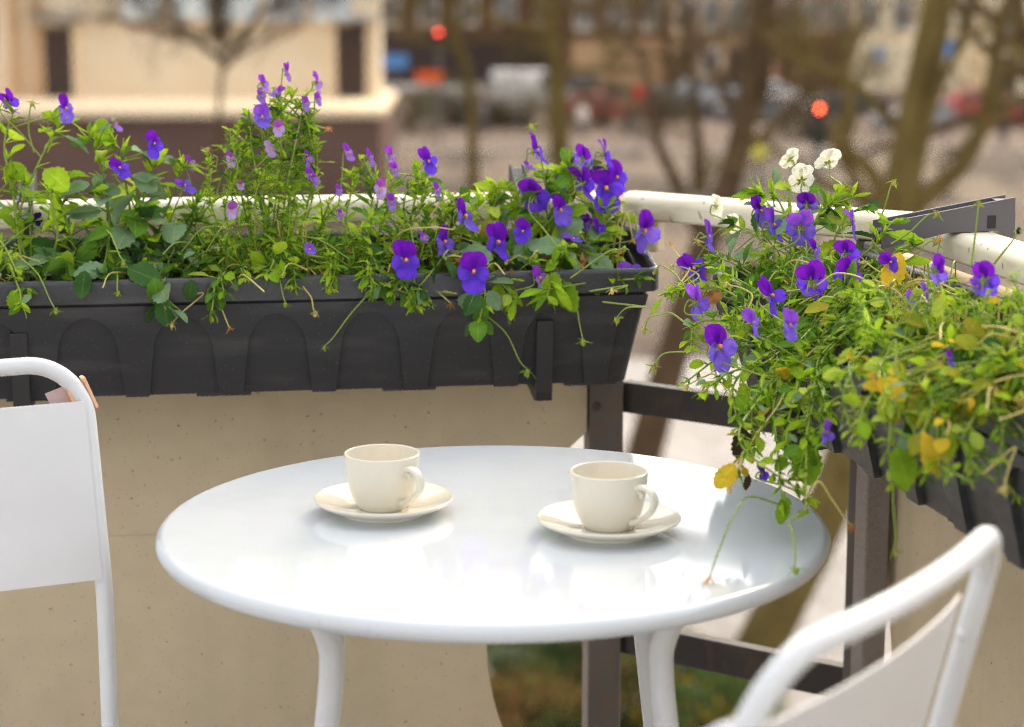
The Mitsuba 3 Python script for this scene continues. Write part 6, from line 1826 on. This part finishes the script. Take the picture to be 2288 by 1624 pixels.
def add_pod(p, tip, start, size, kind):
    g = p.g
    k = child_key('seed_pod', p.key)
    tip, start = np.array(tip), np.array(start)
    v = tip - start
    L = np.linalg.norm(v)
    bow = np.array([0, 0, (0.02 if v[2] < -0.7 * L else 0.12) * L]) if v[2] < 0.3 * L else np.zeros(3)
    d = np.array([g.normal(0, 0.25), g.normal(0, 0.25) - 0.2, -1.0])
    if kind == 'u':
        d = np.array([g.normal(0, 0.5), -0.5, -0.6])
    d /= np.linalg.norm(d)
    neck = tip - d * size * 0.28
    pts = [start, start * 0.6 + tip * 0.4 + bow, start * 0.2 + tip * 0.8 + bow * 0.8 + (np.array([0, 0, size * 0.35]) if kind == 'u' else 0), neck]
    if p.code in 'fgh':
        rel = start[:2] - B
        if rel @ N3 > 0.24:
            pts = [stalk_from(p, start, 0.02)] + pts
    else:
        pts[0] = stalk_from(p, start, 0.004) * 0.5 + start * 0.5
    c = smooth_curve(pts, 30)
    part('stalk', k, cat([tube(c, np.linspace(0.00115, 0.0008, 30), 6)]), 'stem_straw' if kind in 'ry' and g.random() < 0.6 else 'stem_green', smooth=60)
    m = np.eye(4)
    x = np.cross(d, [0.3, 1, 0.2])
    x /= np.linalg.norm(x)
    m[:3, :3] = np.stack([x, np.cross(d, x), d], 1) * size
    m[:3, 3] = neck
    copy_part('sepals', k, POD_STARS[g.integers(4)], m, {'s': 'sepal_green', 'u': 'sepal_green', 'y': 'sepal_straw', 'r': 'sepal_rust', 'k': 'sepal_green'}[kind])
    if kind != 'r':
        copy_part('pod', k, POD_PLY, m, {'s': 'stem_green', 'u': 'sepal_straw', 'y': 'stem_straw', 'r': 'stem_straw', 'k': 'bud_dark'}[kind])


def finish_plant(p, most=298):
    g = p.g
    part('stems', p.key, cat(p.stems), 'stem_green' if p.code not in 'b' else 'stem_dark', smooth=60, kind='stuff')
    if p.straw:
        part('dry_stems', p.key, cat(p.straw), 'stem_straw', smooth=60, kind='stuff')
    order = sorted(p.leaves, key=lambda x: -x[0])
    for size, shp, i, m, mat in order[:most]:
        copy_part('leaf', p.key, LEAVES[shp][i][0], m, mat)
    rest = {}
    for size, shp, i, m, mat in order[most:]:
        rest.setdefault(mat, []).append((shp, i, m))
    for mat, L in rest.items():
        Vs, Fs, Us, at = [], [], [], 0
        for shp, i, m in L:
            _, v, f, uv = LEAVES[shp][i]
            Vs.append(v @ m[:3, :3].T + m[:3, 3])
            Fs.append(f + at)
            Us.append(uv)
            at += len(v)
        part('small_leaves', p.key, mikit.ply((np.vstack(Vs), np.vstack(Fs)), mat, smooth=True, uv=np.vstack(Us)), mat, kind='stuff')
    half = len(p.stip) // 2
    for S, mat in ((p.stip[:half], 'leaf_bright'), (p.stip[half:], 'leaf_mid')):
        if S:
            v, f, uv = blades(S)
            part('stipules', p.key, mikit.ply((v, f), mat, smooth=True, uv=uv), mat, kind='stuff')
    if p.dry:
        v, f, uv = blades(p.dry)
        part('withered_bits', p.key, mikit.ply((v, f), 'leaf_brown', smooth=True, uv=uv), 'leaf_brown', kind='stuff')


PLANT_LABELS = {
    'a': 'tall leafy viola with big purple flowers at the left end of the long box',
    'b': 'viola with large dull green rounded leaves spilling over the box behind the left chair',
    'c': 'tallest viola, a dense column of small leaves topped with many small lilac flowers',
    'd': 'bushy fine-leaved viola with small lilac flowers right of the tallest one',
    'e': 'viola with the largest violet flowers at the right end of the long flower box',
    'f': 'viola with cream white and violet flowers at the far end of the right flower box',
    'g': 'straggly viola trailing over the far corner of the right flower box towards the table',
    'h': 'blurred yellowing viola spilling over the near part of the right flower box'}
for code, lab in PLANT_LABELS.items():
    make_plant(code, lab)
def p_dup(code, kind, g):
    return kind in 'fnh' and g.random() < {'a': 0.0, 'b': 0.0, 'c': 0.9, 'd': 0.9, 'e': 0.3, 'f': 0.45, 'g': 0.5, 'h': 0.6}[code]


for code, kind, size, pts in SHOOTS:
    kind = 'h' if code == 'h' and kind == 'f' else kind
    add_shoot(PLANTS[code], kind, size, pts)
    if p_dup(code, kind, PLANTS[code].g):   # a younger shoot beside it
        g = PLANTS[code].g
        add_shoot(PLANTS[code], kind, size * 0.86, [np.array(q) + g.normal(0, 0.011, 3) * [1, 1, 0.6] * (0.4 + 0.6 * i) for i, q in enumerate(pts)])
# low filling growth over the soil
for code, s0, s1, kind, size, num in FILL:
    p = PLANTS[code]
    g = p.g
    P, e, n, oa, ob, zz = (A, E1, N1, 0.065, 0.18, 0.870) if code in 'abcde' else (B, E3, N3, 0.09, 0.215, 0.868)
    for _ in range(num):
        s, o = g.uniform(s0, s1), g.uniform(oa, ob)
        b = on(P, e, n, s, o, zz)
        t = on(P, e, n, s + g.uniform(-0.05, 0.05), o + g.uniform(-0.03, 0.05), zz + g.uniform(0.02, 0.055))
        keep, p.code = p.code, 'a'
        add_shoot(p, kind, size * g.uniform(0.7, 1.1), [b, b * 0.5 + t * 0.5 + [0, 0, 0.008], t], 0.8)
        p.code = keep
# long wiry stems, green and straw, arching through and over the right-hand plants
for code, s0, s1, num in (('f', -0.02, 0.2, 10), ('g', 0.08, 0.42, 60), ('h', 0.34, 0.9, 140), ('c', -0.58, -0.4, 14), ('d', -0.42, -0.26, 10), ('e', -0.28, -0.02, 12)):
    p = PLANTS[code]
    g = p.g
    P, e, n, oa, ob, zz = (A, E1, N1, 0.08, 0.18, 0.872) if code in 'abcde' else (B, E3, N3, 0.10, 0.20, 0.870)
    for _ in range(num):
        s, o = g.uniform(s0, s1), g.uniform(oa, ob)
        L = g.uniform(0.05, 0.13)
        h = g.uniform(0.03, 0.085)
        da, do = g.normal(0, 0.7) * L, g.uniform(-0.3, 1.0) * L
        end = g.uniform(-0.06, 0.05)
        c = smooth_curve([on(P, e, n, s, o, zz), on(P, e, n, s + da * 0.3, o + do * 0.35, zz + h * 0.8), on(P, e, n, s + da * 0.7, o + do * 0.75, zz + h), on(P, e, n, s + da, max(o + do, 0.05), zz + h * 0.6 + (end if o + do > 0.24 else max(end, 0)))], 22)
        if g.random() < 0.55 and code not in 'cd':
            q = child_key('seed_pod', p.key)
            d = c[-1] - c[-2] + np.append(g.normal(0, 0.002, 2), -0.002)
            d /= np.linalg.norm(d)
            x = np.cross(d, [0.3, 1, 0.2])
            x /= np.linalg.norm(x)
            m = np.eye(4)
            sz = g.uniform(0.014, 0.022)
            m[:3, :3] = np.stack([x, np.cross(d, x), d], 1) * sz
            m[:3, 3] = c[-1]
            copy_part('sepals', q, POD_STARS[g.integers(4)], m, ('sepal_green', 'sepal_green', 'sepal_straw', 'sepal_rust')[g.integers(4)])
            copy_part('pod', q, POD_PLY, m, ('stem_green', 'sepal_straw')[g.integers(2)])
        (p.straw if g.random() < (0.45 if code in 'gh' else 0.3) else p.stems).append(tube(c, np.linspace(0.0012, 0.0008, 22), 5))
# withered brown scraps and dry stems lying in the growth
for code, s0, s1, num in DRY:
    p = PLANTS[code]
    g = p.g
    P, e, n, oa, ob, zz = (A, E1, N1, 0.09, 0.222, 0.885) if code in 'abcde' else (B, E3, N3, 0.10, 0.255, 0.888)
    for _ in range(num):
        o = on(P, e, n, g.uniform(s0, s1), g.uniform(oa, ob), zz + g.uniform(-0.01, 0.03))
        for _k in range(int(g.integers(2, 5))):
            d = g.normal(size=3)
            p.dry.append((d, g.normal(size=3), g.uniform(0.006, 0.013), 0.22, g.uniform(-0.6, 0.6), o + g.normal(size=3) * 0.002))
        if g.random() < 0.6:
            q = o + np.append(g.normal(0, 0.03, 2), -0.005)
            p.straw.append(tube(smooth_curve([o + np.append(g.normal(0, 0.02, 2), 0), (o + q) / 2 + [0, 0, 0.012], q], 12), 0.0010, 5))
for code, pos, size, kind, yaw, pitch, roll in FLOWERS:
    add_flower(PLANTS[code], pos, size, kind, yaw, pitch, roll)
for code, tip, start, size, kind in PODS:
    add_pod(PLANTS[code], tip, start, size, kind)
# single leaves that stand out
for code, pos, d, up, size, shp, m in SPECIAL_LEAVES:
    PLANTS[code].leaves.append((size + 1, shp, 3, frame(np.array(d, float), np.array(up, float), size, np.array(pos)), m))
for p in PLANTS.values():
    finish_plant(p)

# things that come in several carry one group each
for base, text in {'parked_car': 'cars parked along the street', 'bare_tree': 'bare trees below the balcony', 'viola_plant': 'violas growing in the flower boxes', 'flower_box': 'dark grey flower boxes on the railing',
                   'coffee_cup': 'cream coffee cups on the table', 'saucer': 'cream saucers on the table', 'metal_chair': 'white metal chairs at the table', 'planter_bracket': 'brackets holding the flower boxes',
                   'concrete_panel': 'concrete panels of the balcony', 'shrub': 'shrubs below the balcony', 'person': 'people on the street', 'town_house': 'houses across the square', 'street_sign': 'signs along the street',
                   'traffic_light': 'traffic lights on the street', 'potting_soil': 'soil in the flower boxes'}.items():
    for key in labels:
        if '__' not in key and (key == base or (key.startswith(base + '_') and key[len(base) + 1:].isdigit())):
            labels[key]['group'] = text
